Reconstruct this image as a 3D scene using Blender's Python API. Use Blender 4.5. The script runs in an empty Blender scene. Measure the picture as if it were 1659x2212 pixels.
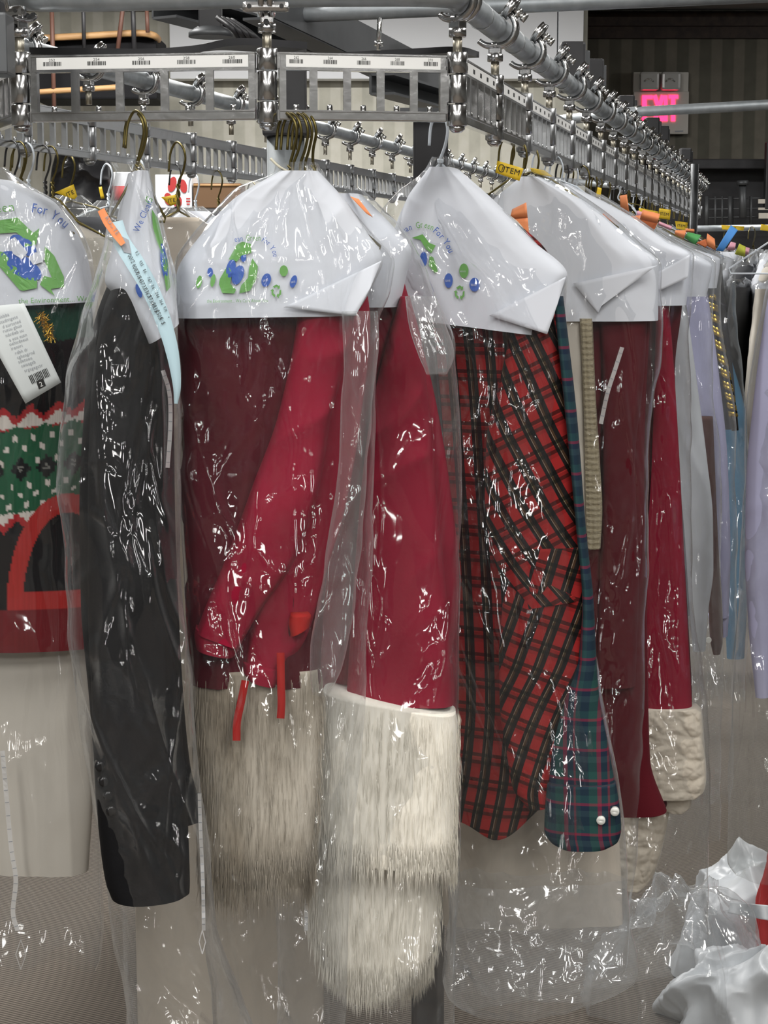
import bpy, bmesh, math, random
import numpy as np
from mathutils import Vector, Matrix
from mathutils.bvhtree import BVHTree
from mathutils.geometry import tessellate_polygon

C = bpy.context.scene.collection
SC = bpy.context.scene
PI = math.pi

# ------------------------------------------------------------------ camera
F, W_, H_ = 4000.0, 1659.0, 2212.0
PITCH = math.atan(561.0 / F)
CAM = np.array([0.0, 0.0, 1.6])
cam = bpy.data.cameras.new('camera')
cam.sensor_width = 36.0
cam.lens = F / H_ * 36.0
cam.clip_start = 0.05
co = bpy.data.objects.new('camera', cam)
co.location = CAM
co.rotation_euler = (PI / 2 - PITCH, 0, 0)
C.objects.link(co)
SC.camera = co

# ------------------------------------------------------------------ world, lights, exposure
SC.view_settings.view_transform = 'Standard'
SC.view_settings.look = 'None'
SC.view_settings.gamma = 1.0
SC.view_settings.exposure = 0.0
try:
    SC.view_settings.use_curve_mapping = False
except Exception:
    pass
SC.cycles.max_bounces = 6
SC.cycles.diffuse_bounces = 2
SC.cycles.adaptive_threshold = 0.035
SC.cycles.glossy_bounces = 3
SC.cycles.transmission_bounces = 3
SC.cycles.transparent_max_bounces = 32
SC.cycles.sample_clamp_indirect = 6.0
SC.cycles.caustics_reflective = False
SC.cycles.caustics_refractive = False
wd = bpy.data.worlds.new('world')
wd.use_nodes = True
wd.node_tree.nodes['Background'].inputs[0].default_value = (0.6, 0.65, 0.7, 1)
wd.node_tree.nodes['Background'].inputs[1].default_value = 0.3
SC.world = wd


def area(name, x, y, sx, sy, power, z=3.0, col=(1.0, 0.98, 0.95)):
    l = bpy.data.lights.new(name, 'AREA')
    l.shape = 'RECTANGLE'
    l.size, l.size_y = sx, sy
    l.energy = power
    l.color = col
    o = bpy.data.objects.new(name, l)
    o.location = (x, y, z)
    C.objects.link(o)
    return o


# overhead lights of the shop, some added for glints and wall brightness (x, y, size x, size y, watts)
LIGHTS = [(-0.75, 1.0, 0.3, 1.2, 24), (0.75, 1.0, 0.3, 1.2, 24),
          (-0.75, -0.9, 0.3, 1.2, 34), (0.75, -0.9, 0.3, 1.2, 34), (-2.3, -0.9, 0.3, 1.2, 30), (2.3, -0.9, 0.3, 1.2, 30),
          (-0.75, -2.9, 0.3, 1.2, 46), (0.75, -2.9, 0.3, 1.2, 46), (-2.3, -2.9, 0.3, 1.2, 30), (2.3, -2.9, 0.3, 1.2, 30),  # back and outer rows added for more glints on the film
          (-1.3, 3.3, 0.3, 1.2, 50), (1.5, 3.0, 0.3, 1.2, 30), (-0.6, 5.2, 0.3, 1.2, 55),
          (-1.2, 7.4, 1.2, 0.3, 90), (0.3, 7.4, 1.2, 0.3, 90), (3.4, 8.8, 0.3, 1.2, 22)]  # this last row is added to brighten the middle and far walls
for i, (x, y, sx, sy, p) in enumerate(LIGHTS):
    area('overhead_light', x, y, sx * 0.92, sy * 0.95, p)
_pl = bpy.data.lights.new('added_fill_light', 'POINT')  # added point light, out of view, to brighten the far ceiling
_pl.energy = 22
_pl.shadow_soft_size = 0.08
_po = bpy.data.objects.new('added_fill_light', _pl)
_po.location = (4.2, 8.6, 2.6)
C.objects.link(_po)

# ------------------------------------------------------------------ helpers: camera rays and planes
CP, SP = math.cos(PITCH), math.sin(PITCH)


def ray(px, py):
    u = (px - W_ / 2) / F
    v = (H_ / 2 - py) / F
    return np.array([u, CP + v * SP, -SP + v * CP])


def at(px, py, Y):
    d = ray(px, py)
    return CAM + d * (Y / d[1])


class Plane:
    """A vertical plane through the pixel px at distance Y, its width axis turned by yaw degrees."""
    def __init__(s, px, Y, yaw=0.0):
        p = at(px, 545, Y)
        a = math.radians(yaw)
        s.a = np.array([math.cos(a), math.sin(a), 0])
        s.b = np.array([-math.sin(a), math.cos(a), 0])      # away from the camera
        s.p = np.array([p[0], p[1], 0])

    def at(s, px, py, off=0.0):
        d = ray(px, py)
        t = ((s.p + s.b * off - CAM) @ s.b) / (d @ s.b)
        return CAM + d * t

    def shifted(s, off):
        q = Plane.__new__(Plane)
        q.a, q.b, q.p = s.a, s.b, s.p + s.b * off
        return q


def hsh(ix, iy, seed):
    v = np.sin(ix * 127.1 + iy * 311.7 + seed * 74.7) * 43758.5453
    return v - np.floor(v)


def vn(x, y, seed=0):
    xi, yi = np.floor(x), np.floor(y)
    xf, yf = x - xi, y - yi
    xs, ys = xf * xf * (3 - 2 * xf), yf * yf * (3 - 2 * yf)
    a, b = hsh(xi, yi, seed), hsh(xi + 1, yi, seed)
    c, d = hsh(xi, yi + 1, seed), hsh(xi + 1, yi + 1, seed)
    return (a * (1 - xs) + b * xs) * (1 - ys) + (c * (1 - xs) + d * xs) * ys


def ridge(x, y, seed=0):
    return (1 - np.abs(2 * vn(x, y, seed) - 1)) ** 2


def worley(x, y, seed=0):
    """Distances to the nearest and second nearest feature points."""
    xi, yi = np.floor(x), np.floor(y)
    d1 = np.full(x.shape, 9.0)
    d2 = np.full(x.shape, 9.0)
    for dx in (-1, 0, 1):
        for dy in (-1, 0, 1):
            cx, cy = xi + dx, yi + dy
            px_ = cx + hsh(cx, cy, seed)
            py_ = cy + hsh(cx, cy, seed + 5.3)
            d = np.hypot(x - px_, y - py_)
            d2 = np.minimum(d2, np.maximum(d, d1))
            d1 = np.minimum(d1, d)
    return d1, d2


# ------------------------------------------------------------------ materials
M = {}


def nd(nt, t, **kw):
    n = nt.nodes.new(t)
    for k, v in kw.items():
        setattr(n, k, v)
    return n


def mat(name, col, rough=0.6, metal=0.0, col2=None, nscale=30.0, bump=0.0, bscale=200.0, sheen=0.0,
        stretch=(1, 1, 1), emit=None, spec=0.5, coord='Object', transl=0.0):
    m = bpy.data.materials.new(name)
    m.use_nodes = True
    nt = m.node_tree
    b = nt.nodes['Principled BSDF']
    b.inputs['Base Color'].default_value = (*col, 1)
    b.inputs['Roughness'].default_value = rough
    b.inputs['Metallic'].default_value = metal
    b.inputs['Specular IOR Level'].default_value = spec
    if sheen:
        b.inputs['Sheen Weight'].default_value = sheen
        b.inputs['Sheen Roughness'].default_value = 0.4
        b.inputs['Sheen Tint'].default_value = (*[min(1, c * 2 + 0.1) for c in col], 1)
    if emit:
        b.inputs['Emission Color'].default_value = (*col, 1)
        b.inputs['Emission Strength'].default_value = emit
    if col2 or bump:
        tc = nd(nt, 'ShaderNodeTexCoord')
        mp = nd(nt, 'ShaderNodeMapping')
        mp.inputs['Scale'].default_value = stretch
        nt.links.new(tc.outputs[coord], mp.inputs['Vector'])
    if col2:
        n = nd(nt, 'ShaderNodeTexNoise')
        n.inputs['Scale'].default_value = nscale
        n.inputs['Detail'].default_value = 4
        r = nd(nt, 'ShaderNodeValToRGB')
        r.color_ramp.elements[0].position = 0.35
        r.color_ramp.elements[1].position = 0.65
        r.color_ramp.elements[0].color = (*col, 1)
        r.color_ramp.elements[1].color = (*col2, 1)
        nt.links.new(mp.outputs[0], n.inputs['Vector'])
        nt.links.new(n.outputs['Fac'], r.inputs['Fac'])
        nt.links.new(r.outputs['Color'], b.inputs['Base Color'])
    if bump:
        n2 = nd(nt, 'ShaderNodeTexNoise')
        n2.inputs['Scale'].default_value = bscale
        n2.inputs['Detail'].default_value = 3
        bp = nd(nt, 'ShaderNodeBump')
        bp.inputs['Strength'].default_value = bump
        bp.inputs['Distance'].default_value = 0.004
        nt.links.new(mp.outputs[0], n2.inputs['Vector'])
        nt.links.new(n2.outputs['Fac'], bp.inputs['Height'])
        nt.links.new(bp.outputs['Normal'], b.inputs['Normal'])
    M[name] = m
    return m


def film(name, haze=0.06, tint=(0.97, 0.975, 0.98), facet=0.22, fscale=(19, 19, 6.5), refl=0.07, rough=0.09,
         hazecol=(0.85, 0.87, 0.88)):
    """Thin clear polythene: transparent, a faint haze, and mirror-like facets of a crumpled sheet."""
    m = bpy.data.materials.new(name)
    m.use_nodes = True
    nt = m.node_tree
    nt.nodes.remove(nt.nodes['Principled BSDF'])
    out = nt.nodes['Material Output']
    L = nt.links.new
    tc = nd(nt, 'ShaderNodeTexCoord')
    mp = nd(nt, 'ShaderNodeMapping')
    mp.inputs['Scale'].default_value = fscale
    L(tc.outputs['Object'], mp.inputs['Vector'])
    nz = nd(nt, 'ShaderNodeTexNoise')
    nz.inputs['Scale'].default_value = 0.6
    nz.inputs['Detail'].default_value = 2
    L(mp.outputs[0], nz.inputs['Vector'])
    mixv = nd(nt, 'ShaderNodeMix', data_type='VECTOR')
    mixv.inputs['Factor'].default_value = 0.45
    L(mp.outputs[0], mixv.inputs['A'])
    sc = nd(nt, 'ShaderNodeVectorMath', operation='MULTIPLY_ADD')
    L(nz.outputs['Color'], sc.inputs[0])
    sc.inputs[1].default_value = (2.2, 2.2, 2.2)
    L(mp.outputs[0], sc.inputs[2])
    vo = nd(nt, 'ShaderNodeTexVoronoi')
    vo.inputs['Scale'].default_value = 1.0
    L(sc.outputs[0], vo.inputs['Vector'])
    vo2 = nd(nt, 'ShaderNodeTexVoronoi')
    vo2.inputs['Scale'].default_value = 3.1
    L(sc.outputs[0], vo2.inputs['Vector'])
    sub = nd(nt, 'ShaderNodeVectorMath', operation='SUBTRACT')
    L(vo.outputs['Color'], sub.inputs[0])
    sub.inputs[1].default_value = (0.5, 0.5, 0.5)
    sub2 = nd(nt, 'ShaderNodeVectorMath', operation='SUBTRACT')
    L(vo2.outputs['Color'], sub2.inputs[0])
    sub2.inputs[1].default_value = (0.5, 0.5, 0.5)
    big = nd(nt, 'ShaderNodeTexNoise')                     # where the sheet is crumpled and where it hangs smooth
    big.inputs['Scale'].default_value = 9.0
    big.inputs['Detail'].default_value = 1
    L(tc.outputs['Object'], big.inputs['Vector'])
    mr = nd(nt, 'ShaderNodeMapRange')
    mr.inputs['From Min'].default_value = 0.38
    mr.inputs['From Max'].default_value = 0.66
    mr.inputs['To Min'].default_value = 0.1
    mr.inputs['To Max'].default_value = facet * 2.2
    L(big.outputs['Fac'], mr.inputs['Value'])
    geo = nd(nt, 'ShaderNodeNewGeometry')
    s1 = nd(nt, 'ShaderNodeVectorMath', operation='SCALE')
    L(sub.outputs[0], s1.inputs[0])
    L(mr.outputs[0], s1.inputs['Scale'])
    s2 = nd(nt, 'ShaderNodeVectorMath', operation='SCALE')
    L(sub2.outputs[0], s2.inputs[0])
    s2.inputs['Scale'].default_value = facet * 0.35
    a0 = nd(nt, 'ShaderNodeVectorMath', operation='ADD')
    L(s1.outputs[0], a0.inputs[0])
    L(s2.outputs[0], a0.inputs[1])
    a1 = nd(nt, 'ShaderNodeVectorMath', operation='MULTIPLY')
    L(a0.outputs[0], a1.inputs[0])
    a1.inputs[1].default_value = (0.8, 0.8, 1.7)
    a2 = nd(nt, 'ShaderNodeVectorMath', operation='ADD')
    L(a1.outputs[0], a2.inputs[0])
    L(geo.outputs['Normal'], a2.inputs[1])
    nrm = nd(nt, 'ShaderNodeVectorMath', operation='NORMALIZE')
    L(a2.outputs[0], nrm.inputs[0])
    gl = nd(nt, 'ShaderNodeBsdfAnisotropic')
    gl.inputs['Roughness'].default_value = rough
    gl.inputs['Color'].default_value = (1, 1, 1, 1)
    L(nrm.outputs[0], gl.inputs['Normal'])
    df = nd(nt, 'ShaderNodeBsdfDiffuse')
    df.inputs['Color'].default_value = (*hazecol, 1)
    tl = nd(nt, 'ShaderNodeBsdfTranslucent')
    tl.inputs['Color'].default_value = (*hazecol, 1)
    hz = nd(nt, 'ShaderNodeMixShader')
    hz.inputs[0].default_value = 0.45
    L(df.outputs[0], hz.inputs[1])
    L(tl.outputs[0], hz.inputs[2])
    tr = nd(nt, 'ShaderNodeBsdfTransparent')
    tr.inputs['Color'].default_value = (*tint, 1)
    lw = nd(nt, 'ShaderNodeLayerWeight')
    lw.inputs['Blend'].default_value = 0.5
    L(geo.outputs['Normal'], lw.inputs['Normal'])
    # haze grows where the sheet is seen edge-on
    pw0 = nd(nt, 'ShaderNodeMath', operation='POWER')
    L(lw.outputs['Facing'], pw0.inputs[0])
    pw0.inputs[1].default_value = 3.0
    hm = nd(nt, 'ShaderNodeMath', operation='MULTIPLY_ADD')
    L(pw0.outputs[0], hm.inputs[0])
    hm.inputs[1].default_value = 0.38
    hm.inputs[2].default_value = haze
    m1 = nd(nt, 'ShaderNodeMixShader')
    L(hm.outputs[0], m1.inputs[0])
    L(tr.outputs[0], m1.inputs[1])
    L(hz.outputs[0], m1.inputs[2])
    lw2 = nd(nt, 'ShaderNodeLayerWeight')
    lw2.inputs['Blend'].default_value = 0.5
    L(nrm.outputs[0], lw2.inputs['Normal'])
    pw = nd(nt, 'ShaderNodeMath', operation='POWER')
    L(lw2.outputs['Facing'], pw.inputs[0])
    pw.inputs[1].default_value = 4.0
    fr = nd(nt, 'ShaderNodeMath', operation='MULTIPLY_ADD')
    L(pw.outputs[0], fr.inputs[0])
    fr.inputs[1].default_value = 0.55
    fr.inputs[2].default_value = refl
    m2 = nd(nt, 'ShaderNodeMixShader')
    L(fr.outputs[0], m2.inputs[0])
    L(m1.outputs[0], m2.inputs[1])
    L(gl.outputs[0], m2.inputs[2])
    L(m2.outputs[0], out.inputs['Surface'])
    M[name] = m
    return m


def plaid(name, base, stripes_u, stripes_v, fu, fv, rough=0.85, blend='MULTIPLY', fac=1.0, rot=0.0):
    """Woven check from the cloth's own UV map (metres): two sets of stripes mixed, plus thin pale lines."""
    m = bpy.data.materials.new(name)
    m.use_nodes = True
    nt = m.node_tree
    L = nt.links.new
    b = nt.nodes['Principled BSDF']
    b.inputs['Roughness'].default_value = rough
    b.inputs['Specular IOR Level'].default_value = 0.2
    uv = nd(nt, 'ShaderNodeUVMap')
    mp = nd(nt, 'ShaderNodeMapping')
    mp.inputs['Rotation'].default_value = (0, 0, math.radians(rot))
    L(uv.outputs[0], mp.inputs['Vector'])
    sx = nd(nt, 'ShaderNodeSeparateXYZ')
    L(mp.outputs[0], sx.inputs[0])
    res = []
    for ax, f, st in (('X', fu, stripes_u), ('Y', fv, stripes_v)):
        mu = nd(nt, 'ShaderNodeMath', operation='MULTIPLY')
        L(sx.outputs[ax], mu.inputs[0])
        mu.inputs[1].default_value = f
        fc = nd(nt, 'ShaderNodeMath', operation='FRACT')
        L(mu.outputs[0], fc.inputs[0])
        rp = nd(nt, 'ShaderNodeValToRGB')
        rp.color_ramp.interpolation = 'CONSTANT'
        els = rp.color_ramp.elements
        els[0].position, els[0].color = 0.0, (*st[0][1], 1)
        els[1].position, els[1].color = st[1][0], (*st[1][1], 1)
        for p, c in st[2:]:
            e = els.new(p)
            e.color = (*c, 1)
        L(fc.outputs[0], rp.inputs[0])
        res.append(rp)
    mx = nd(nt, 'ShaderNodeMix', data_type='RGBA', blend_type=blend)
    mx.inputs['Factor'].default_value = fac
    L(res[0].outputs[0], mx.inputs['A'])
    L(res[1].outputs[0], mx.inputs['B'])
    last = mx.outputs['Result']
    L(last, b.inputs['Base Color'])
    M[name] = m
    return m


mat('aluminium', (0.53, 0.53, 0.53), 0.2, 1.0, bump=0.08, bscale=60)
mat('aluminium_dull', (0.46, 0.47, 0.48), 0.34, 1.0, bump=0.1, bscale=60)
mat('galvanised', (0.33, 0.36, 0.38), 0.5, 0.6, col2=(0.42, 0.45, 0.47), nscale=40, bump=0.05)
mat('galvanised_dull', (0.2, 0.22, 0.23), 0.6, 0.3, col2=(0.27, 0.29, 0.3), nscale=30, bump=0.05)
mat('zinc', (0.8, 0.8, 0.78), 0.2, 1.0)
mat('brassy_rod', (0.28, 0.25, 0.19), 0.4, 0.9, col2=(0.42, 0.4, 0.34), nscale=60)
mat('black_steel', (0.018, 0.018, 0.02), 0.5, 0.0, col2=(0.03, 0.03, 0.033), nscale=12)
mat('dark_steel', (0.09, 0.095, 0.1), 0.5, 0.5, col2=(0.12, 0.125, 0.13), nscale=10)
mat('label_white', (0.8, 0.8, 0.78), 0.6)
mat('ink_black', (0.02, 0.02, 0.02), 0.7)
mat('paper', (0.70, 0.73, 0.79), 0.75, bump=0.03, bscale=30)
mat('ticket_paper', (0.66, 0.7, 0.7), 0.8)
mat('ticket_blue', (0.5, 0.68, 0.75), 0.8)
mat('print_green', (0.16, 0.42, 0.1), 0.6)
mat('print_dkgreen', (0.12, 0.3, 0.14), 0.6)
mat('print_blue', (0.04, 0.12, 0.48), 0.6)
mat('print_grey', (0.35, 0.37, 0.4), 0.7)
mat('orange', (0.95, 0.34, 0.14), 0.75, col2=(0.9, 0.3, 0.12), nscale=20)
mat('orange_dark', (0.62, 0.17, 0.06), 0.75)
mat('pink', (0.85, 0.42, 0.52), 0.75)
mat('note_green', (0.1, 0.4, 0.12), 0.75)
mat('note_blue', (0.1, 0.35, 0.85), 0.75)
mat('note_lime', (0.62, 0.65, 0.08), 0.75)
mat('yellow', (0.92, 0.62, 0.03), 0.5)
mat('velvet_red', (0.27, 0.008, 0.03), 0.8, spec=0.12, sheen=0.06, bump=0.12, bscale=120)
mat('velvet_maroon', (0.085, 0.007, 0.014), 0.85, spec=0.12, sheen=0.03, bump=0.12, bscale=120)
mat('red_trim', (0.42, 0.015, 0.012), 0.8, spec=0.12)
mat('maroon_cloth', (0.1, 0.009, 0.015), 0.85, spec=0.12, sheen=0.1, bump=0.1)
mat('black_cloth', (0.008, 0.008, 0.009), 0.75, spec=0.12, bump=0.1)
mat('black_button', (0.01, 0.01, 0.011), 0.25)
mat('white_cloth', (0.66, 0.69, 0.72), 0.8, spec=0.12, bump=0.05, bscale=60)
mat('offwhite_cloth', (0.64, 0.6, 0.53), 0.85, spec=0.12, bump=0.05, bscale=60)
mat('cream_cloth', (0.62, 0.55, 0.46), 0.85, spec=0.12, bump=0.05, bscale=60)
mat('lavender_cloth', (0.47, 0.47, 0.66), 0.8, spec=0.12, bump=0.05, bscale=60)
mat('blue_cloth', (0.07, 0.2, 0.33), 0.8, spec=0.12)
mat('grey_cloth', (0.06, 0.062, 0.068), 0.85, spec=0.12)
mat('brown_cloth', (0.09, 0.045, 0.04), 0.85, spec=0.12)
mat('beige_knit', (0.36, 0.31, 0.2), 0.9, col2=(0.42, 0.37, 0.26), nscale=200, bump=0.6, bscale=260, stretch=(0.6, 0.6, 1.6))
mat('fur_white', (0.90, 0.85, 0.74), 0.9, col2=(0.94, 0.9, 0.8), nscale=50, stretch=(5, 5, 0.25), bump=0.15, bscale=90, sheen=0.3)
mat('fur_taupe', (0.34, 0.29, 0.22), 0.9, col2=(0.72, 0.66, 0.56), nscale=5, stretch=(2, 2, 0.7), bump=0.5, bscale=60, sheen=0.2)
mat('sherpa', (0.72, 0.65, 0.54), 0.95, bump=0.3, bscale=120, sheen=0.3)
mat('gold_tinsel', (0.8, 0.55, 0.1), 0.25, 1.0)
mat('button_white', (0.75, 0.75, 0.7), 0.3)
mat('wire_gold', (0.16, 0.13, 0.045), 0.4, 0.9)
mat('wire_white', (0.72, 0.78, 0.84), 0.4)
mat('wire_black', (0.03, 0.03, 0.03), 0.4)
mat('rubber_band', (0.7, 0.66, 0.52), 0.6)
mat('white_paint', (0.85, 0.87, 0.9), 0.6)
mat('wood', (0.34, 0.19, 0.08), 0.6, col2=(0.42, 0.25, 0.11), nscale=14, stretch=(1, 8, 8))
mat('rust_pipe', (0.11, 0.05, 0.035), 0.6)
mat('cardboard', (0.16, 0.09, 0.045), 0.85)
mat('sign_red', (0.45, 0.03, 0.03), 0.6)
mat('sign_body', (0.6, 0.58, 0.53), 0.5)
mat('exit_red', (1.0, 0.02, 0.08), 0.5, emit=5.0)
mat('carpet', (0.13, 0.115, 0.1), 0.95)
mat('ceiling_paint', (0.36, 0.35, 0.33), 0.9, bump=0.2, bscale=90)
mat('moulding', (0.03, 0.02, 0.017), 0.6, col2=(0.06, 0.04, 0.03), nscale=20, bump=0.4, bscale=40)
mat('side_wall', (0.2, 0.2, 0.19), 0.9)
mat('lamp_panel', (0.95, 0.98, 1.0), 0.5, emit=6.0)
mat('bag_white', (0.62, 0.65, 0.68), 0.35, bump=0.2, bscale=25)
mat('clear_bulb', (0.5, 0.5, 0.48), 0.15)
film('film', 0.02, facet=0.36, refl=0.045)
film('film_smooth', 0.025, facet=0.22, refl=0.045)
film('film_haze', 0.07, facet=0.22, tint=(0.95, 0.955, 0.95), refl=0.05)
film('film_far', 0.055, facet=0.42, fscale=(20, 20, 10))
film('film_crumple', 0.14, facet=0.34, fscale=(16, 16, 12))
RED, BLK, DK = (0.27, 0.014, 0.014), (0.008, 0.006, 0.006), (0.05, 0.025, 0.012)
PALE = (0.36, 0.29, 0.22)
WUP = [(0, RED), (0.40, BLK), (0.55, DK), (0.575, PALE), (0.592, DK), (0.70, BLK), (0.92, RED)]
WEF = [(0, (1, 1, 1)), (0.42, (0.22, 0.3, 0.25)), (0.56, (0.75, 0.75, 0.7)), (0.585, (1.3, 2.0, 1.6)), (0.600, (0.75, 0.75, 0.7)), (0.72, (0.22, 0.3, 0.25)), (0.86, (0.8, 0.8, 0.8))]
plaid('plaid_red', None, WUP, WEF, 36.0, 28.0)
plaid('plaid_sleeve', None, WUP, WEF, 36.0, 28.0, rot=27)
plaid('plaid_forearm', None, WUP, WEF, 36.0, 28.0, rot=-17)
plaid('plaid_blue', None,
      [(0, (0.012, 0.025, 0.05)), (0.25, (0.02, 0.07, 0.06)), (0.5, (0.22, 0.02, 0.05)), (0.62, (0.012, 0.025, 0.05)), (0.8, (0.2, 0.02, 0.04)), (0.86, (0.02, 0.05, 0.06))],
      [(0, (0.012, 0.03, 0.04)), (0.3, (0.02, 0.07, 0.065)), (0.55, (0.24, 0.02, 0.05)), (0.64, (0.012, 0.02, 0.04)), (0.8, (0.03, 0.06, 0.07))], 22.0, 24.0, blend='MIX', fac=0.5)


def wallpaper(name, c1, c2, freq):
    m = bpy.data.materials.new(name)
    m.use_nodes = True
    nt = m.node_tree
    L = nt.links.new
    b = nt.nodes['Principled BSDF']
    b.inputs['Roughness'].default_value = 0.85
    tc = nd(nt, 'ShaderNodeTexCoord')
    sx = nd(nt, 'ShaderNodeSeparateXYZ')
    L(tc.outputs['Object'], sx.inputs[0])
    mu = nd(nt, 'ShaderNodeMath', operation='MULTIPLY')
    L(sx.outputs['X'], mu.inputs[0])
    mu.inputs[1].default_value = freq
    fc = nd(nt, 'ShaderNodeMath', operation='FRACT')
    L(mu.outputs[0], fc.inputs[0])
    rp = nd(nt, 'ShaderNodeValToRGB')
    e = rp.color_ramp.elements
    e[0].position, e[0].color = 0.0, (*c1, 1)
    e[1].position, e[1].color = 0.46, (*c1, 1)
    for p, c in ((0.54, c2), (0.94, c2)):
        q = e.new(p)
        q.color = (*c, 1)
    q = e.new(1.0)
    q.color = (*c1, 1)
    L(fc.outputs[0], rp.inputs[0])
    nz = nd(nt, 'ShaderNodeTexNoise')
    nz.inputs['Scale'].default_value = 14
    nz.inputs['Detail'].default_value = 5
    L(tc.outputs['Object'], nz.inputs['Vector'])
    mx = nd(nt, 'ShaderNodeMix', data_type='RGBA', blend_type='OVERLAY')
    mx.inputs['Factor'].default_value = 0.25
    L(rp.outputs[0], mx.inputs['A'])
    L(nz.outputs['Fac'], mx.inputs['B'])
    L(mx.outputs['Result'], b.inputs['Base Color'])
    M[name] = m


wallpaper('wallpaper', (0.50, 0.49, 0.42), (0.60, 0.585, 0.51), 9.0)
wallpaper('wallpaper_shaded', (0.12, 0.115, 0.09), (0.19, 0.175, 0.14), 7.5)  # darker copy of the striped paper, the far wall's shade put into its colour


def carpet_nodes():
    m = M['carpet']
    nt = m.node_tree
    L = nt.links.new
    b = nt.nodes['Principled BSDF']
    tc = nd(nt, 'ShaderNodeTexCoord')
    mp = nd(nt, 'ShaderNodeMapping')
    mp.inputs['Rotation'].default_value = (0, 0, math.radians(-62))
    L(tc.outputs['Object'], mp.inputs['Vector'])
    wv = nd(nt, 'ShaderNodeTexWave')
    wv.inputs['Scale'].default_value = 34
    wv.inputs['Distortion'].default_value = 0.6
    wv.inputs['Detail'].default_value = 2
    wv.inputs['Detail Scale'].default_value = 8
    L(mp.outputs[0], wv.inputs['Vector'])
    rp = nd(nt, 'ShaderNodeValToRGB')
    rp.color_ramp.elements[0].color = (0.055, 0.046, 0.038, 1)
    rp.color_ramp.elements[1].color = (0.21, 0.178, 0.145, 1)
    L(wv.outputs['Fac'], rp.inputs[0])
    L(rp.outputs[0], b.inputs['Base Color'])
    bp = nd(nt, 'ShaderNodeBump')
    bp.inputs['Strength'].default_value = 0.5
    bp.inputs['Distance'].default_value = 0.004
    L(wv.outputs['Fac'], bp.inputs['Height'])
    L(bp.outputs[0], b.inputs['Normal'])


carpet_nodes()

# a material that reads the knitted colour pattern stored on the sweater's faces
mk = bpy.data.materials.new('knit_colours')
mk.use_nodes = True
_a = nd(mk.node_tree, 'ShaderNodeVertexColor')
_a.layer_name = 'knit'
mk.node_tree.links.new(_a.outputs['Color'], mk.node_tree.nodes['Principled BSDF'].inputs['Base Color'])
mk.node_tree.nodes['Principled BSDF'].inputs['Roughness'].default_value = 0.95
mk.node_tree.nodes['Principled BSDF'].inputs['Specular IOR Level'].default_value = 0.1
M['knit'] = mk


# ------------------------------------------------------------------ object helpers
def link(name, me, m=None, parent=None):
    o = bpy.data.objects.new(name, me)
    C.objects.link(o)
    if m is not None:
        me.materials.append(M[m] if isinstance(m, str) else m)
    if parent is not None:
        o.parent = parent
        o.matrix_parent_inverse = parent.matrix_world.inverted() if False else Matrix.Identity(4)
    return o


def tag(o, label, cat, group=None, kind=None):
    if label:
        o['label'] = label
    if cat:
        o['category'] = cat
    if group:
        o['group'] = group
    if kind:
        o['kind'] = kind
    return o


def empty(name, loc=(0, 0, 0)):
    # an Empty at the thing's base; children hold world-space meshes, shifted to it
    o = bpy.data.objects.new(name, None)
    o.empty_display_size = 0.05
    C.objects.link(o)
    return o


def pymesh(name, v, f, smooth=False):
    me = bpy.data.meshes.new(name)
    me.from_pydata([tuple(map(float, p)) for p in v], [], f)
    if smooth:
        me.polygons.foreach_set('use_smooth', [True] * len(me.polygons))
    me.update()
    return me


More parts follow.
